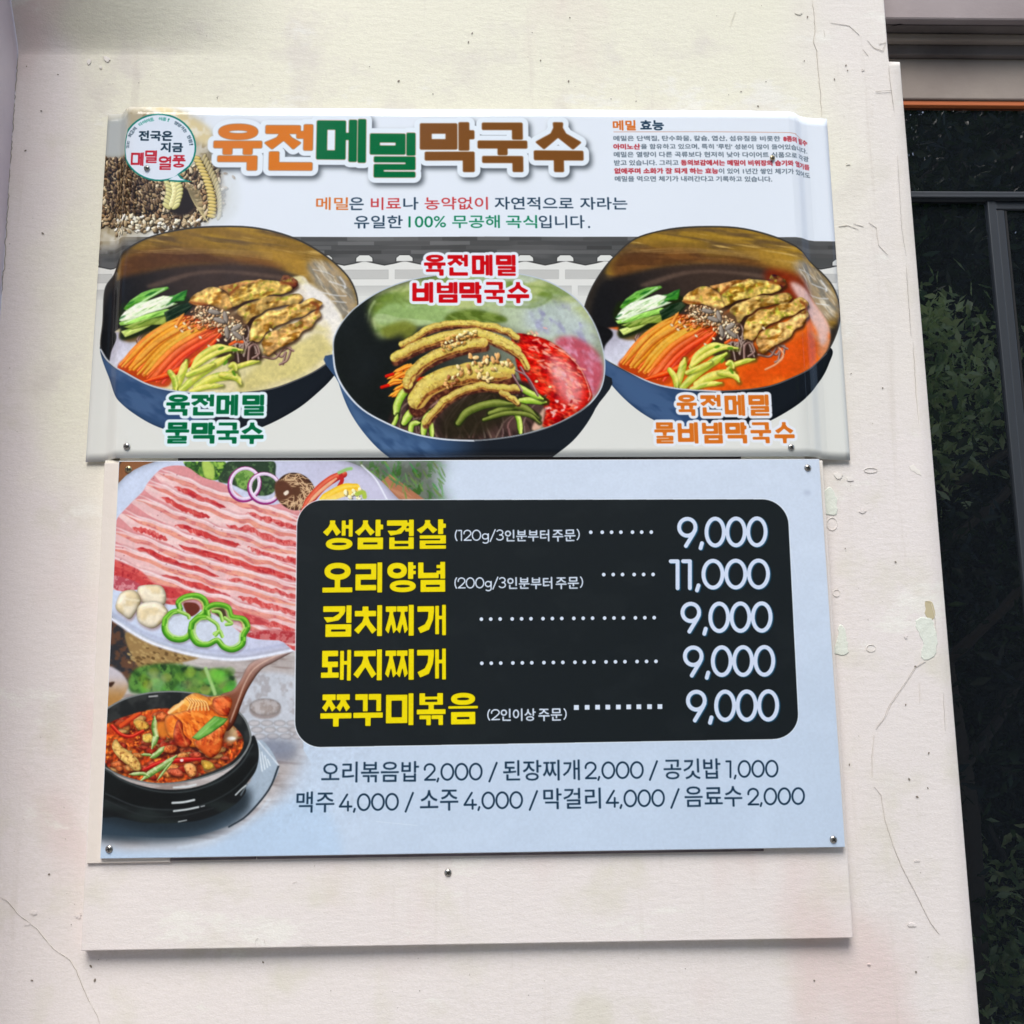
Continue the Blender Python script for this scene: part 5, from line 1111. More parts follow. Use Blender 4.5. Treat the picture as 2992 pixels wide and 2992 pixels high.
# the jamb edge: lower part and the notch at the top
zj = at(2621, 181, Y_WALL).z; Xj_low = at(2745, 1600, Y_WALL).x; Xj_up = Xj_low-.0165
wall = thing('plaster_wall', 'cream and pinkish painted plaster wall carrying the two menu signs', 'wall', (0, Y_WALL, 0))
def wall_grid():
    xs = list(np.linspace(XC, Xj_up, 90))+[Xj_low]; zs = sorted(list(np.linspace(.0, 1.0, 8))+list(np.linspace(1.05, 3.1, 120))+[zj, zj+.0004])
    V = []
    for z in zs:
        for i, x in enumerate(xs):
            if z > zj+.0002 and i == len(xs)-1: x = Xj_up+.0004
            k = max(0., z-z_knee); k = math.sqrt(k*k+.005**2)-.005 if k else 0.
            w = 1-min(1, max(0, (x-XC)/(.40))); w = w*w*(3-2*w)
            und = .0012*(math.sin(x*7+z*3)+math.sin(z*9-x*4))
            if i >= len(xs)-3: und *= 0
            V.append((x, -lean*k*w+und, z))
    n = len(xs); F = [(j*n+i, j*n+i+1, (j+1)*n+i+1, (j+1)*n+i) for j in range(len(zs)-1) for i in range(n-1)]
    # return face of the jamb, going back into the opening
    b0 = len(V)
    for j, z in enumerate(zs): x = V[j*n+n-1][0]; V += [(x+.0015, .0015, z), (x+.0015, .16, z)]
    for j in range(len(zs)-1):
        F.append((j*n+n-1, b0+2*j, b0+2*j+2, (j+1)*n+n-1)); F.append((b0+2*j, b0+2*j+1, b0+2*j+3, b0+2*j+2))
    return V, F
V, F = wall_grid(); mesh_obj('wall_face', V, F, M_WALL, wall, smooth=False)
for p in wall.children[0].data.polygons: p.use_smooth = True

def ribbon(name, pts, w, material, lift=.0003, depth=None, parent=wall, jit=.25, y0=None):
    """thin strip on the wall along photo pixels pts, w metres wide, built with a sunken or raised section"""
    r = random.Random(int(pts[0][0]*3+pts[0][1])); y0 = Y_WALL if y0 is None else y0
    q = [at(px, py, y0) for px, py in pts]; fine = []
    for a, b in zip(q[:-1], q[1:]):
        n = max(1, int((b-a).length/.004))
        for i in range(n): fine.append(a.lerp(b, i/n)+Vector((r.uniform(-1, 1), 0, r.uniform(-1, 1)))*w*.9*(i > 0))
    fine.append(q[-1]); V, F = [], []
    for i, p in enumerate(fine):
        t = (fine[min(i+1, len(fine)-1)]-fine[max(i-1, 0)]).normalized(); nrm = Vector((t.z, 0, -t.x)); ww = w*(.45+.55*r.random()*2*jit+.3)*min(1, .15+i*.2, .15+(len(fine)-1-i)*.2)
        p = p-Vector((0, y0, 0)); hh = Vector((0, -lift, 0))
        V += [p-nrm*ww/2, p+hh*1.0, p+nrm*ww/2]
        if i: k = 3*i; F += [(k-3, k-2, k+1, k), (k-2, k-1, k+2, k+1)]
    V = [v+Vector((0, -.0004-dist_und(v), 0)) for v in V]
    return mesh_obj(name, V, F, material, parent, smooth=True)
def dist_und(v):
    x, z = v.x, v.z; k = max(0., z-z_knee); k = math.sqrt(k*k+.005**2)-.005 if k else 0.
    w = 1-min(1, max(0, (x-XC)/(.40))); w = w*w*(3-2*w)
    return lean*k*w-.0012*(math.sin(x*7+z*3)+math.sin(z*9-x*4))
def Zf(x0, y0, k): return lambda *p: [(x0+a*k, y0+b*k) for a, b in p]
z0, z3, z6, z7, z8 = Zf(0, 0, 1/1.932), Zf(1992, 0, 1/1.932), Zf(0, 2400, 1/1.932), Zf(2392, 1000, .5177), Zf(2392, 1992, .5177)
for pts, w in ((z3((735, 0), (745, 80), (752, 180), (742, 240), (762, 290), (768, 400), (778, 500), (785, 600), (787, 660)), .0013),
               (z3((1165, 370), (1175, 470), (1186, 560), (1196, 640)), .0009), (z3((1213, 880), (1226, 1100), (1238, 1300), (1262, 1450)), .0007),
               (z3((1262, 1490), (1272, 1640), (1292, 1900)), .0009), (z7((530, 0), (548, 280), (575, 570), (590, 740)), .0009), (z7((596, 740), (604, 930)), .0006),
               (z3((880, 1282), (930, 1276), (990, 1298)), .0012), (z3((965, 1266), (1020, 1284)), .0011), (z3((1050, 1262), (1092, 1290), (1106, 1390), (1160, 1446)), .0006),
               (z8((490, 0), (400, 130), (370, 200), (320, 265)), .0007), (z8((310, 300), (298, 420), (300, 540)), .0006), (z8((310, 590), (350, 640), (372, 780), (425, 940), (470, 1050), (540, 1180), (600, 1300), (632, 1362), (712, 1465), (815, 1555)), .0006),
               (z8((815, 1555), (838, 1740), (852, 1900)), .0008), (z7((600, 1800), (545, 1832), (480, 1932)), .0008), (z8((700, 60), (712, 280)), .0006), (z8((765, 880), (790, 1100), (812, 1420)), .0006),
               (z6((0, 430), (40, 450), (100, 525), (200, 600), (300, 720), (390, 780), (430, 840), (462, 925), (500, 1010), (540, 1080), (565, 1144)), .0010),
               (z3((840, 130), (940, 145), (1000, 200)), .0005), (z3((800, 170), (806, 210)), .0010), (z3((1045, 230), (1080, 270), (1130, 290), (1150, 240), (1110, 250)), .0009),
               (z8((565, 0), (568, 120)), .0004), (z3((1020, 280), (1050, 320)), .0007), (z3((1090, 520), (1180, 512)), .0006),
               (z7((600, 1460), (630, 1470), (655, 1560), (660, 1640)), .0010), (z3((270, 150), (300, 60)), .0004)):
    ribbon('crack', pts, w*.5, M_CRACK)
    ribbon('paint_ridge', [(a+2.2, b+.6) for a, b in pts], w*.5, M_LIP, lift=.0005)
def patch(name, pts, material, th=.0007):
    q = [at(a, b, Y_WALL) for a, b in pts]; c = sum(q, Vector())/len(q); r = random.Random(len(pts)*7+int(c.x*999)); n = 26; V = []
    cm = catmull([(p.x, p.z) for p in q], True, 4)
    for (x, z) in cm: V.append((x+r.uniform(-1, 1)*.0011, 0, z+r.uniform(-1, 1)*.0011))
    m = len(V); V2 = [(x+(c.x-x)*.04, -th, z+(c.z-z)*.04) for x, _, z in V]; A = [(c.x, -th*1.1, c.z)]
    F = [(i, (i+1) % m, m+(i+1) % m, m+i) for i in range(m)]+[(m+i, m+(i+1) % m, 2*m) for i in range(m)]
    VV = [Vector(v) for v in V+V2+A]; VV = [v+Vector((0, -dist_und(v)-.0002, 0)) for v in VV]
    return mesh_obj(name, VV, F, material, wall)
rr_c = random.Random(77)
patch('peeled_paint', z7((548, 1572), (590, 1552), (640, 1560), (655, 1610), (668, 1720), (648, 1772), (600, 1798), (578, 1760), (590, 1690), (562, 1640)), M_FILL, .0004)
patch('peeled_paint', z7((604, 1462), (645, 1470), (653, 1560), (606, 1545)), M_TAN, .0003)
patch('filler_patch', z7((24, 850), (65, 818), (98, 860), (106, 930), (104, 972), (40, 970), (34, 900)), M_FILL)
patch('filler_patch', z7((108, 1650), (118, 1600), (148, 1610), (160, 1690), (166, 1700), (160, 1762), (92, 1756)), M_FILL)
patch('paint_blob', z7((88, 745), (110, 736), (132, 752), (124, 772), (96, 764)), M_LIP); patch('paint_blob', z7((508, 705), (530, 694), (555, 710), (580, 738), (572, 754), (530, 730)), M_LIP, .0012)
patch('paint_blob', z0((497, 345), (512, 340), (518, 356), (505, 370), (496, 362)), M_LIP, .001); patch('paint_blob', z0((588, 326), (606, 322), (624, 340), (618, 356), (600, 350)), M_LIP, .001); patch('paint_blob', z0((568, 382), (576, 380), (578, 396), (570, 396)), M_LIP, .001)
for i in range(15):
    a, b = (rr_c.uniform(2440, 2700), rr_c.uniform(1360, 2900)) if i < 8 else (rr_c.uniform(2330, 2600), rr_c.uniform(20, 620)) if i < 12 else (rr_c.uniform(40, 240), rr_c.uniform(2500, 2900))
    if at(a, b, Y_WALL).x > Xj_up-.012: continue
    k = rr_c.uniform(3, 11); fl = rr_c.uniform(.4, 1)
    patch('paint_chip', [(a+k*math.cos(t)*rr_c.uniform(.6, 1.4), b+k*fl*math.sin(t)*rr_c.uniform(.6, 1.4)) for t in np.linspace(0, 5.4, 7)], M_WALL, rr_c.uniform(.0004, .0010))
for cx, cy, rx, ry in ((295, 722, 38, 14), (78, 1025, 30, 36), (102, 1415, 19, 20), (295, 1727, 26, 20)):
    ribbon('paint_ring', z7(*[(cx+rx*math.cos(a), cy+ry*math.sin(a)) for a in np.linspace(0, 6.283, 13)]), .0012, M_LIP, lift=.0006)
pit_list = [z0((330, 425)), z0((152, 378)), z0((1, 1)), z0((235, 630)), z0((145, 852)), z0((240, 1316)), z3((335, 517)), z3((475, 462)), z3((430, 600)), z3((925, 372)), z3((935, 400)), z3((860, 450)), z3((265, 535)),
            Zf(1000, 0, 1/1.932)((155, 378)), Zf(1000, 0, 1/1.932)((318, 458)), Zf(1000, 0, 1/1.932)((733, 187)), Zf(1000, 0, 1/1.932)((712, 237)), Zf(1000, 0, 1/1.932)((1120, 338)), Zf(1000, 0, 1/1.932)((1285, 98)), Zf(1000, 0, 1/1.932)((1518, 555)), Zf(1000, 0, 1/1.932)((1278, 455)),
            z7((152, 1163)), z8((510, 550)), z8((615, 600)), z8((555, 650)), z8((490, 130)), z8((552, 1640)), z8((172, 468)), z8((620, 402)), z7((435, 1240)), z7((545, 1830)), z7((182, 178)), z6((535, 897)), z6((512, 818)), z6((275, 300)), z6((1485, 795))]
rr_ = random.Random(8); pm = None
for i in range(22): pit_list.append([(rr_.uniform(60, 2600), rr_.choice((rr_.uniform(10, 300), rr_.uniform(2800, 2990), rr_.uniform(10, 2990))))])
base_xyz = []
for i, p in enumerate(pit_list):
    (a, b) = p[0]
    if i > 36 and not (b < 305 or b > 2800 or a < 225 or a > 2510): continue
    v = at(a, b, Y_WALL)
    if v.x > Xj_up-.01 or v.x < XC+.01: continue
    if pm is None:
        ps = [(math.cos(t)*.0016, -.0002, math.sin(t)*.0010) for t in np.linspace(0, 6.283, 9)[:-1]]+[(0, .0, 0)]
        o = mesh_obj('pit', ps, [(k, (k+1) % 8, 8) for k in range(8)], M_PIT, wall); pm = o
    else: o = pm.copy(); COL.objects.link(o); o.parent = wall
    s = rr_.uniform(.35, 1.1) if i > 36 else rr_.uniform(.6, 1.25); o.scale = (s*rr_.uniform(.7, 1.2), 1, s); o.rotation_euler = (0, rr_.uniform(0, 3), 0); o.location = (v.x, -dist_und(v)-.0005, v.z)

# side face of the pillar at the far left, coming towards the viewer
pillar = thing('side_pillar', 'pinkish plaster pillar side meeting the wall at the far left corner', 'pillar', (XC, Y_WALL, 0))
V = []; zs = np.linspace(0, 3.3, 60)
for z in zs:
    for y in (.012, -.0015, -.06, -.14, -.22): V.append((-.001+.0008*math.sin(z*9+y*20), y, z))
F = [(j*5+i, j*5+i+1, (j+1)*5+i+1, (j+1)*5+i) for j in range(59) for i in range(4)]
M_PILLAR = mat('rosy_plaster', lin(222, 210, 214), .65, mottle=(lin(206, 192, 200), 6, .4, .7), bump=(70, .4))
mesh_obj('pillar_side', V, F, M_PILLAR, pillar); box('pillar_front', -.5, -.001, -.222, -.22, 0, 3.3, M_PILLAR, pillar)
ribbon('corner_gap', [(53, 160), (50, 200), (46, 260), (36, 400), (24, 580), (12, 760), (4, 860)], .0012, M_CRACK, lift=.0006, parent=wall)

# ============================================================ backing board behind both signs
M_BOARD = M_WALL
bl, br = at(236, 2779, Y_BOARD), at(2493, 2741, Y_BOARD); tl, tr = at(309, 1343, Y_BOARD), at(2404, 1336, Y_BOARD)
back = thing('backing_board', 'large pale painted board screwed to the wall behind the menu signs', 'board', (0, Y_BOARD, 0)); bb = Vector((0, Y_BOARD, 0))
tl2, tr2 = at(390, 352, Y_BOARD), at(2284, 362, Y_BOARD); tlm, trm = at(350, 1290, Y_BOARD), at(2352, 1290, Y_BOARD); tl, tr = at(306, 1345, Y_BOARD), at(2404, 1345, Y_BOARD)
prism('board_panel', [bl, br, tr, at(2352, 1345, Y_BOARD), trm, tr2, tl2, tlm, at(350, 1345, Y_BOARD), tl], Y_WALL-Y_BOARD-.0005, M_BOARD, back, bb, .0012)
# strips between board and lower sign
prism('left_strip', [at(253, 2523, Y_STRIP), at(497, 2519, Y_STRIP), at(497, 2480, Y_STRIP), at(360, 2484, Y_STRIP), at(420, 1352, Y_STRIP), at(305, 1352, Y_STRIP)], Y_BOARD-Y_STRIP-.0003, mat('cream_strip_paint', lin(234, 224, 214), .6, bump=(80, .3)), back, bb, .0006)
for a, b, c_, d in ((499, 2515, 748, 2511), (751, 2511, 2232, 2487)):
    prism('spacer_bar', [at(a, b, Y_STRIP), at(c_, d, Y_STRIP), at(c_, d-60, Y_STRIP), at(a, b-60, Y_STRIP)], Y_BOARD-Y_STRIP-.0004, M_SPACER, back, bb, .0004)
prism('gap_shade_strip', [at(520, 1347, 1.3046), at(2165, 1342, 1.3046), at(2165, 1320, 1.3046), at(520, 1320, 1.3046)], .001, mat('gap_shade_dark', lin(52, 44, 44), .8), back, bb)  # dark strip put in for the shade in the gap between the signs
for pts, w in ((z6((560, 297), (640, 294), (780, 290)), .0008), (z6((720, 318), (800, 308), (900, 300), (1000, 292)), .0008), (z6((785, 415), (806, 414)), .0016), (z6((1440, 700), (1444, 670), (1458, 655)), .0007), (z6((1490, 660), (1498, 700)), .0007), (z6((1700, 690), (1780, 688)), .0006), (z6((1650, 348), (1678, 340)), .0016)):
    o = ribbon('scratch', pts, w, M_CRACK, y0=Y_BOARD, parent=back)
    for v in o.data.vertices: v.co.y = min(v.co.y, 0)-.0003 if abs(v.co.y) > .002 else v.co.y-.0012
# ============================================================ screws
def screw(parent, px, py, y, base, material=M_STEEL, r=.0048, rot=20):
    p = at(px, py, y)-base; prof = [(0, 1.0), (.35, .96), (.7, .72), (.92, .34), (1, .05), (1, 0)]; n = 20; V = []; F = []
    for rad, h in prof:
        for k in range(n): a = 2*math.pi*k/n; V.append((p.x+r*rad*math.cos(a), p.y-h*r*.5-.0001, p.z+r*rad*math.sin(a)))
    for j in range(len(prof)-1):
        for k in range(n): F.append((j*n+k, j*n+(k+1) % n, (j+1)*n+(k+1) % n, (j+1)*n+k))
    s = mesh_obj('screw', V, F, material, parent, smooth=True)
    ca, sa = math.cos(math.radians(rot)), math.sin(math.radians(rot)); V = []; F = []
    for q in (0, 1):
        for dy in (-r*.56, -r*.30):
            for a, b in ((-.62, -.13), (.62, -.13), (.62, .13), (-.62, .13)):
                if q: a, b = -b, a
                V.append((p.x+r*(a*ca-b*sa), p.y+dy+(.0006*0), p.z+r*(a*sa+b*ca)))
        o = q*8; F += [(o, o+1, o+2, o+3), (o, o+4, o+5, o+1), (o+1, o+5, o+6, o+2), (o+2, o+6, o+7, o+3), (o+3, o+7, o+4, o)]
    mesh_obj('cross_recess', V, F, M_SLOT, s)
    return s
screw(back, 1309, 2550, Y_BOARD, bb, M_STEEL, .0046, 35)

# ============================================================ printed sheets
def image_of(cv, name):
    im = bpy.data.images.new(name, cv.w, cv.h); a = np.ones((cv.h, cv.w, 4), np.float32); v = cv.a[::-1]; g = v.mean(-1, keepdims=True); v = g+(v-g)*1.10
    a[..., :3] = np.clip((v-.5)*1.07+.505, 0, 1)       # punchy ink: a little more contrast and colour
    im.pixels.foreach_set(a.ravel()); im.update(); im.pack(); return im
def print_material(name, cv, rough, spec, coat, wave=0.):
    m = bpy.data.materials.new(name); m.use_nodes = True; nt = m.node_tree; b = nt.nodes['Principled BSDF']
    t = nt.nodes.new('ShaderNodeTexImage'); t.image = image_of(cv, name); t.extension = 'EXTEND'; t.interpolation = 'Cubic'
    u = nt.nodes.new('ShaderNodeUVMap'); u.uv_map = 'print'; nt.links.new(u.outputs[0], t.inputs[0]); nt.links.new(t.outputs[0], b.inputs['Base Color'])
    b.inputs['Roughness'].default_value = rough; b.inputs['Specular IOR Level'].default_value = spec; b.inputs['Coat Weight'].default_value = coat; b.inputs['Coat Roughness'].default_value = .06
    tc = nt.nodes.new('ShaderNodeTexCoord'); n = nt.nodes.new('ShaderNodeTexNoise'); n.inputs['Scale'].default_value = 14; n.inputs['Detail'].default_value = 3
    q = nt.nodes.new('ShaderNodeBump'); q.inputs['Strength'].default_value = .35; q.inputs['Distance'].default_value = wave or .0006
    nt.links.new(tc.outputs['Object'], n.inputs[0]); nt.links.new(n.outputs[0], q.inputs['Height']); nt.links.new(q.outputs[0], b.inputs['Normal']); nt.links.new(q.outputs[0], b.inputs['Coat Normal'])
    return m
paint_panel(); paint_banner()
def uv_of(cv, X, Z): return ((X-cv.X0)*cv.res/cv.w, 1-(cv.Z1-Z)*cv.res/cv.h)

# lower sign: stiff flat panel
sign = thing('menu_sign', 'flat price board with black rounded panel listing 9,000 and 11,000 dishes', 'menu sign', (0, Y_PANEL, 0)); sb = Vector((0, Y_PANEL, 0))
cs = [at(292, 2510, Y_PANEL), at(2470, 2476, Y_PANEL), at(2394, 1341, Y_PANEL), at(347, 1347, Y_PANEL)]
prism('panel_core', cs, .003, M_EDGE, sign, sb, .0004)
g = []; uv = []; NX, NZ = 8, 8; ins = .0009
for j in range(NZ+1):
    for i in range(NX+1):
        u, v = ins+(1-2*ins)*i/NX, 2*ins+(1-4*ins)*j/NZ
        p = (cs[0]*(1-u)+cs[1]*u)*(1-v)+(cs[3]*(1-u)+cs[2]*u)*v; g.append(p-sb+Vector((0, -.0004, 0))); uv.append(uv_of(PAN, p.x/Y_PANEL, (p.z-EYE)/Y_PANEL))
mesh_obj('printed_face', g, [(j*(NX+1)+i, j*(NX+1)+i+1, (j+1)*(NX+1)+i+1, (j+1)*(NX+1)+i) for j in range(NZ) for i in range(NX)], print_material('price_board_print', PAN, .36, .3, .0), sign, uv=uv)
for k, (px, py, m_) in enumerate(((319, 2481, M_STEEL), (2435, 2453, M_STEEL), (2360, 1367, M_STEEL), (375, 1371, M_BRASS))): screw(sign, px, py, Y_PANEL-.0004, sb, m_, .0047, 15+25*k)

# upper sign: thin glossy sheet bent back over the edges of the board
ban = thing('menu_banner', 'glossy printed banner with three noodle bowls, its side edges bent back', 'menu banner', (0, Y_BAN, 0)); nb = Vector((0, Y_BAN, 0))
cols = []     # (top px, bottom px, depth) in 1932 display units
def seg(a, b, n, f=None):
    for i in range(n):
        t = i/n; d = f(t) if f else t
        cols.append(((a[0][0]+(b[0][0]-a[0][0])*t, a[0][1]+(b[0][1]-a[0][1])*(d if f else t)), (a[1][0]+(b[1][0]-a[1][0])*t, a[1][1]+(b[1][1]-a[1][1])*(d if f else t)), a[2]+(b[2]-a[2])*d))
S = lambda t: t*t*(3-2*t)
K0 = ((204, 215.6), (161.4, 871.9), Y_FLAP); K1 = ((228, 215.2), (196, 870.8), Y_FLAP-.0006); K2 = ((243, 202.4), (219, 864.6), Y_BAN)
K3 = ((1486, 209.8), (1527, 861.2), Y_BAN); K4 = ((1522, 222.2), (1563, 867.0), Y_FLAP-.0008); K5 = ((1560, 224.4), (1604, 868.2), Y_FLAP)
seg(K0, K1, 4); seg(K1, K2, 12, S); seg(K2, K3, 60); seg(K3, K4, 26, lambda t: S(t)+.035*math.sin(4*math.pi*t)); seg(K4, K5, 4)
cols.append(K5)
NR = 40; P3 = []
for j in range(NR+1):
    row = []
    for (t, b_, d) in cols:
        A, B = D(*t, d), D(*b_, d); v = j/NR; p = A.lerp(B, v)
        p.y -= .0005*(1+math.sin(p.x*9+2*v))*(d < Y_BAN+1e-6)+.0004*math.sin(p.x*23+v*5)*(d < Y_BAN+1e-6)
        row.append(p)
    P3.append(row)
V = []; uv = []
i2, i3 = 16, 76
for row in P3:
    us = [0]*len(row); us[i2] = row[i2].x/Y_BAN
    for i in range(i2+1, len(row)): us[i] = us[i-1]+((row[i]-row[i-1]).length if i > i3 else row[i].x-row[i-1].x)/Y_BAN
    for i in range(i2-1, -1, -1): us[i] = us[i+1]-(row[i]-row[i+1]).length/Y_BAN
    top = P3[0][40]; 
    for i, p in enumerate(row):
        V.append(p-nb); uv.append(uv_of(BAN, us[i], (p.z-EYE)/Y_BAN+(0 if i2 <= i <= i3 else 0)))
n = len(cols); F = [((j+1)*n+i, (j+1)*n+i+1, j*n+i+1, j*n+i) for j in range(NR) for i in range(n-1)]
o = mesh_obj('printed_sheet', V, F, print_material('noodle_banner_print', BAN, .10, .26, .0), ban, smooth=True, uv=uv)
so = o.modifiers.new('thickness', 'SOLIDIFY'); so.thickness = .0006; so.offset = -1
for k, (px, py, m_, r_) in enumerate(((370, 1304, M_STEEL, .0043), (2312, 1307, M_STEEL, .0043), (429, 491, M_STEEL, .0040), (2257, 461, M_BRASS, .0036))): screw(ban, px, py, Y_BAN-.0016, nb, m_, r_, 10+35*k)

# ============================================================ opening on the right: lintel and window
YG = 1.4165
XL, XR = Xj_low-.12, Xj_low+1.25
def zat(py, y, px=2800): return at(px, py, y).z
M_BEAM = mat('lintel_paint', lin(168, 156, 156), .7, bump=(40, .4), mottle=(lin(150, 138, 138), 5, .4, .7))
M_TAUPE = mat('taupe_fascia_paint', lin(166, 153, 143), .6, bump=(60, .3), mottle=(lin(146, 133, 125), 7, .4, .7))
M_SOFF = mat('shaded_soffit_paint', lin(122, 113, 110), .7, bump=(50, .5), mottle=(lin(92, 84, 82), 9, .45, .7))  # darker lintel paint with the soffit's shade put into its colour
lint = thing('lintel', 'greyish pink lintel and recessed taupe fascia above the dark window', 'lintel', (Xj_low, YG, 0)); lb = Vector((Xj_low, YG, 0))
y1, y2, y3 = 1.36, 1.40, 1.41
z1 = zat(57, y1); zb = zat(132, y2); zl = zat(111, y2); zc = zat(163, y2); zd = zat(294, y3); ze = zat(309, y3)
box('beam', Xj_up+.002, XR, y1, YG+.1, z1, 3.3, M_BEAM, lint, lb, .003)
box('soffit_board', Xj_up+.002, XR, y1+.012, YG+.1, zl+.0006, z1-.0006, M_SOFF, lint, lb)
box('ledge_moulding', Xj_up+.002, XR, y2-.012, YG+.1, zb, zl, M_TAUPE, lint, lb, .003)
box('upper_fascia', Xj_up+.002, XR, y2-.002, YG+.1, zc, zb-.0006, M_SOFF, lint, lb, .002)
box('fascia', Xj_up+.002, XR, y3-.004, YG+.1, zd, zc-.0006, M_TAUPE, lint, lb, .002)
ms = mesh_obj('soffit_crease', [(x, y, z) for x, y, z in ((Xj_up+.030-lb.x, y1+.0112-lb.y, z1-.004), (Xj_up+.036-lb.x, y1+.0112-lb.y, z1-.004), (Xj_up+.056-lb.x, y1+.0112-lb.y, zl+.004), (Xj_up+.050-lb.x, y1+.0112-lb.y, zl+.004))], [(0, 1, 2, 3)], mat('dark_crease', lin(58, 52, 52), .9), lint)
win = thing('window', 'dark tinted window with grey aluminium frame reflecting garden foliage', 'window', (Xj_low, YG, 0))
M_GLASS = mat('tinted_glass', (.008, .010, .013), .0, spec=1., ior=1.9, bump=(1.6, .03)); M_FR = mat('grey_aluminium', lin(56, 60, 66), .42, .0, bump=(300, .05)); M_OR = mat('orange_trim_paint', lin(206, 112, 62), .5)
M_RUB = mat('black_gasket', lin(18, 19, 21), .7)
box('head_trim', Xj_up+.002, XR, y3-.001, YG+.02, ze, zd-.0006, M_OR, win, lb, .001)
zm1, zm2 = zat(557, y3), zat(584, y3)
xs1 = at(2887, 600, y3).x
box('pane', Xj_up-.06, XR, YG, YG+.006, zm1, ze-.0006, M_GLASS, win, lb)
box('transom', Xj_up-.06, XR, y3, YG+.02, zm2, zm1-.0006, M_FR, win, lb, .002); box('transom_bead', Xj_up-.06, XR, y3-.004, y3-.0004, zm2+.002, zm2+.006, M_FR, win, lb, .001)
box('pane', Xj_up-.06, xs1-.0006, YG, YG+.006, .3, zm2-.0006, M_GLASS, win, lb)
box('stile', xs1, xs1+.013, y3+.001, YG+.02, .3, zm2-.0006, M_FR, win, lb, .0015); box('stile', xs1+.0136, xs1+.026, y3+.004, YG+.02, .3, zm2-.014, M_FR, win, lb, .0015)
box('sash_rail', xs1+.0136, XR, y3+.003, YG+.02, zm2-.0134, zm2-.0006, M_FR, win, lb, .0015); box('gasket', xs1+.0266, xs1+.030, y3+.005, YG+.02, .3, zm2-.014, M_RUB, win, lb)
box('pane', xs1+.0306, XR, YG, YG+.006, .3, zm2-.014, M_GLASS, win, lb)
box('sill', Xj_up-.06, XR, y3-.03, YG+.02, .25, .2994, M_FR, win, lb, .002)
below = box('wall_below', Xj_up-.06, XR, y3+.01, YG+.1, 0, .2494, M_WALL, win, lb)

# ============================================================ ground and the garden behind the viewer
ground = mesh_obj('ground', [(-60, -60, 0), (60, -60, 0), (60, 60, 0), (-60, 60, 0)], [(0, 1, 2, 3)], mat('pale_concrete_paving', (.36, .34, .31), .85, mottle=((.27, .26, .24), 1.5, .4, .65), bump=(30, .5))); tag(ground, kind='structure')
leafm = [mat('glossy_leaf', (.010, .020, .007), .25, spec=.7, mottle=((.13, .24, .06), 1.5, .56, .70)), mat('pale_glint_leaf', (.10, .18, .05), .3, spec=.8, mottle=((.78, .84, .44), 5, .42, .55))]  # bright mottle on the pale leaves paints in sky glints
for m_ in leafm:       # thin leaves let some light through
    nt = m_.node_tree; b = nt.nodes['Principled BSDF']; t = nt.nodes.new('ShaderNodeBsdfTranslucent'); t.inputs[0].default_value = (.70, .9, .30, 1) if m_ is leafm[1] else (.04, .09, .015, 1)
    x = nt.nodes.new('ShaderNodeMixShader'); x.inputs[0].default_value = .4; nt.links.new(b.outputs[0], x.inputs[1]); nt.links.new(t.outputs[0], x.inputs[2]); nt.links.new(x.outputs[0], nt.nodes['Material Output'].inputs[0])
M_BARK = mat('bark', (.09, .07, .05), .9, bump=(30, .8))
def leaves(name, centres, per, spread, size, material, parent, seed):
    r = np.random.default_rng(seed); n = len(centres)*per
    C_ = np.repeat(np.asarray(centres, float), per, 0)+r.normal(size=(n, 3))*spread
    a = r.normal(size=(n, 3)); a /= np.linalg.norm(a, axis=1)[:, None]; b = r.normal(size=(n, 3)); b -= (b*a).sum(1)[:, None]*a; b /= np.linalg.norm(b, axis=1)[:, None]; cc = np.cross(a, b)
    s = size*(.6+.7*r.random(n))[:, None]
    v = np.stack([C_-a*s, C_+b*s*.36+cc*s*.08, C_+a*s, C_-b*s*.36+cc*s*.08, C_-cc*s*.06], 1).reshape(-1, 3)
    i = np.arange(n)[:, None]*5; F = np.concatenate([np.concatenate([i, i+1, i+4], 1), np.concatenate([i+1, i+2, i+4], 1), np.concatenate([i+2, i+3, i+4], 1), np.concatenate([i+3, i, i+4], 1)])
    me = bpy.data.meshes.new(name); me.vertices.add(len(v)); me.vertices.foreach_set('co', v.ravel()); me.loops.add(F.size); me.loops.foreach_set('vertex_index', F.ravel().astype(np.int32))
    me.polygons.add(len(F)); me.polygons.foreach_set('loop_start', (np.arange(len(F))*3).astype(np.int32)); me.polygons.foreach_set('loop_total', np.full(len(F), 3, np.int32)); me.update(); me.validate()
    me.materials.append(material); o = bpy.data.objects.new(name, me); COL.objects.link(o); o.parent = parent; return o
def trunk(parent, h, r0, limbs, seed):
    rr = random.Random(seed); V = []; F = []
    def tube(pts, rad):
        b = len(V); n = 8
        for p, q in zip(pts, rad):
            for k in range(n): a = 6.283*k/n; V.append((p[0]+q*math.cos(a), p[1]+q*math.sin(a), p[2]))
        for j in range(len(pts)-1):
            for k in range(n): F.append((b+j*n+k, b+j*n+(k+1) % n, b+(j+1)*n+(k+1) % n, b+(j+1)*n+k))
    tube([(0, 0, 0), (.04, .02, h*.35), (-.03, .04, h*.7), (.05, 0, h)], [r0, r0*.8, r0*.55, r0*.2])
    for i in range(limbs):
        z = h*(.3+.6*i/limbs); a = rr.random()*6.28; L = .5+.5*rr.random()
        tube([(0, 0, z), (L*.5*math.cos(a), L*.5*math.sin(a), z+.25), (L*math.cos(a), L*math.sin(a), z+.6)], [r0*.4, r0*.25, r0*.08])
    return mesh_obj('trunk', V, F, M_BARK, parent)
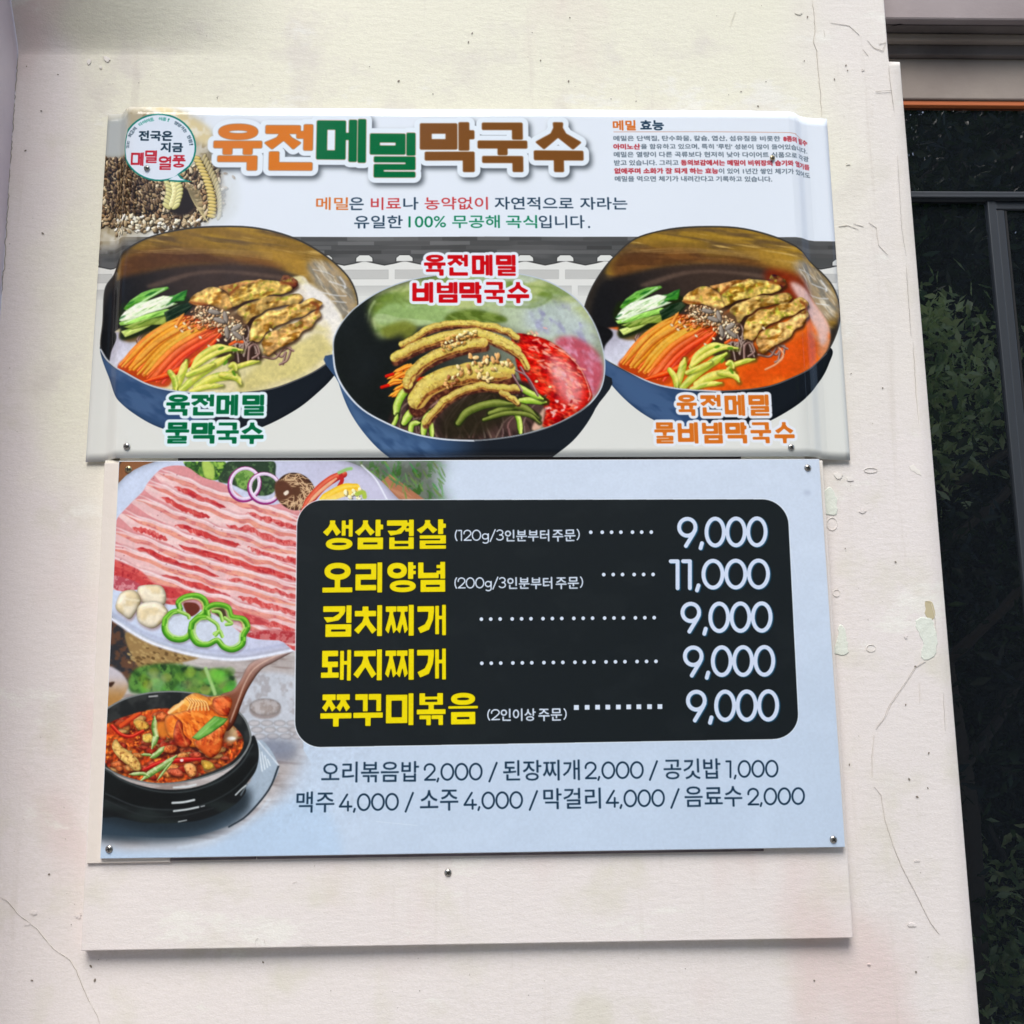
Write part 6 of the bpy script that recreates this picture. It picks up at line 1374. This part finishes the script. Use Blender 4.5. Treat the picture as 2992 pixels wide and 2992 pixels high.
def tree(loc, h, w, nc, per, size, mt, label, seed, low=.2, kind='garden_tree', spread=.16):
    t = thing(kind, label, 'tree' if 'tree' in kind else 'shrub', loc); r = random.Random(seed); trunk(t, h*.9, .05+.02*h, 7, seed); cs_ = []
    while len(cs_) < nc:
        x, y, z = r.uniform(-1, 1), r.uniform(-1, 1), r.uniform(0, 1)
        if x*x+y*y < (1-.7*abs(z-.45)**1.2)**2: cs_.append((x*w, y*w, h*(low+(1-low)*z)))
    leaves('crown', cs_, per, spread, size, leafm[mt], t, seed); return t
tree((1.75, -2.2, 0), 5.6, 1.15, 520, 44, .038, 0, 'tall dark glossy-leaved evergreen tree behind the viewer, nearest the window axis', 3, .0)
tree((3.3, -2.5, 0), 5.8, 1.2, 520, 44, .038, 0, 'broad dark evergreen tree to the right behind the viewer', 5, .0)
tree((2.7, -4.6, 0), 7.2, 2.2, 460, 40, .10, 0, 'taller dense evergreen tree in the second row of the garden', 7, .0)
tree((4.9, -4.2, 0), 7.0, 2.2, 460, 40, .10, 0, 'wide evergreen tree at the far right of the garden', 9, .0)
tree((1.98, -1.6, 0), 3.15, .36, 80, 34, .036, 1, 'slim pale green shrub standing just behind the viewer', 11, .76, 'garden_shrub', .09)
tree((2.40, -1.6, 0), .8, .4, 50, 30, .036, 1, 'low pale green shrub beside the slim one', 13, .15, 'garden_shrub', .09)
for k, (x, y, h, w, lb_) in enumerate(((-.6, -6.2, 6.4, 1.8, 'rounded evergreen tree added straight behind the viewer to block low sky'), (-3.6, -6.0, 5.8, 1.9, 'wide evergreen tree added behind the viewer on the left to block low sky'), (-7.0, -5.6, 6.2, 2.0, 'evergreen tree added at the far left to darken sign reflections'), (7.6, -3.6, 6.4, 1.9, 'last evergreen tree of the added unseen row on the right'), (1.2, -8.0, 9.0, 2.6, 'very tall evergreen tree added behind the rounded one to close sky gaps'), (5.4, -8.2, 9.4, 3.0, 'biggest evergreen tree added in the back row on the right to close sky gaps'))):  # unseen trees added to block low sky and darken reflections in signs and window
    tree((x, y, 0), h, w, 300+160*(h > 8), 26+12*(h > 8), .1+.05*(h > 8), 0, lb_, 21+k, .0)
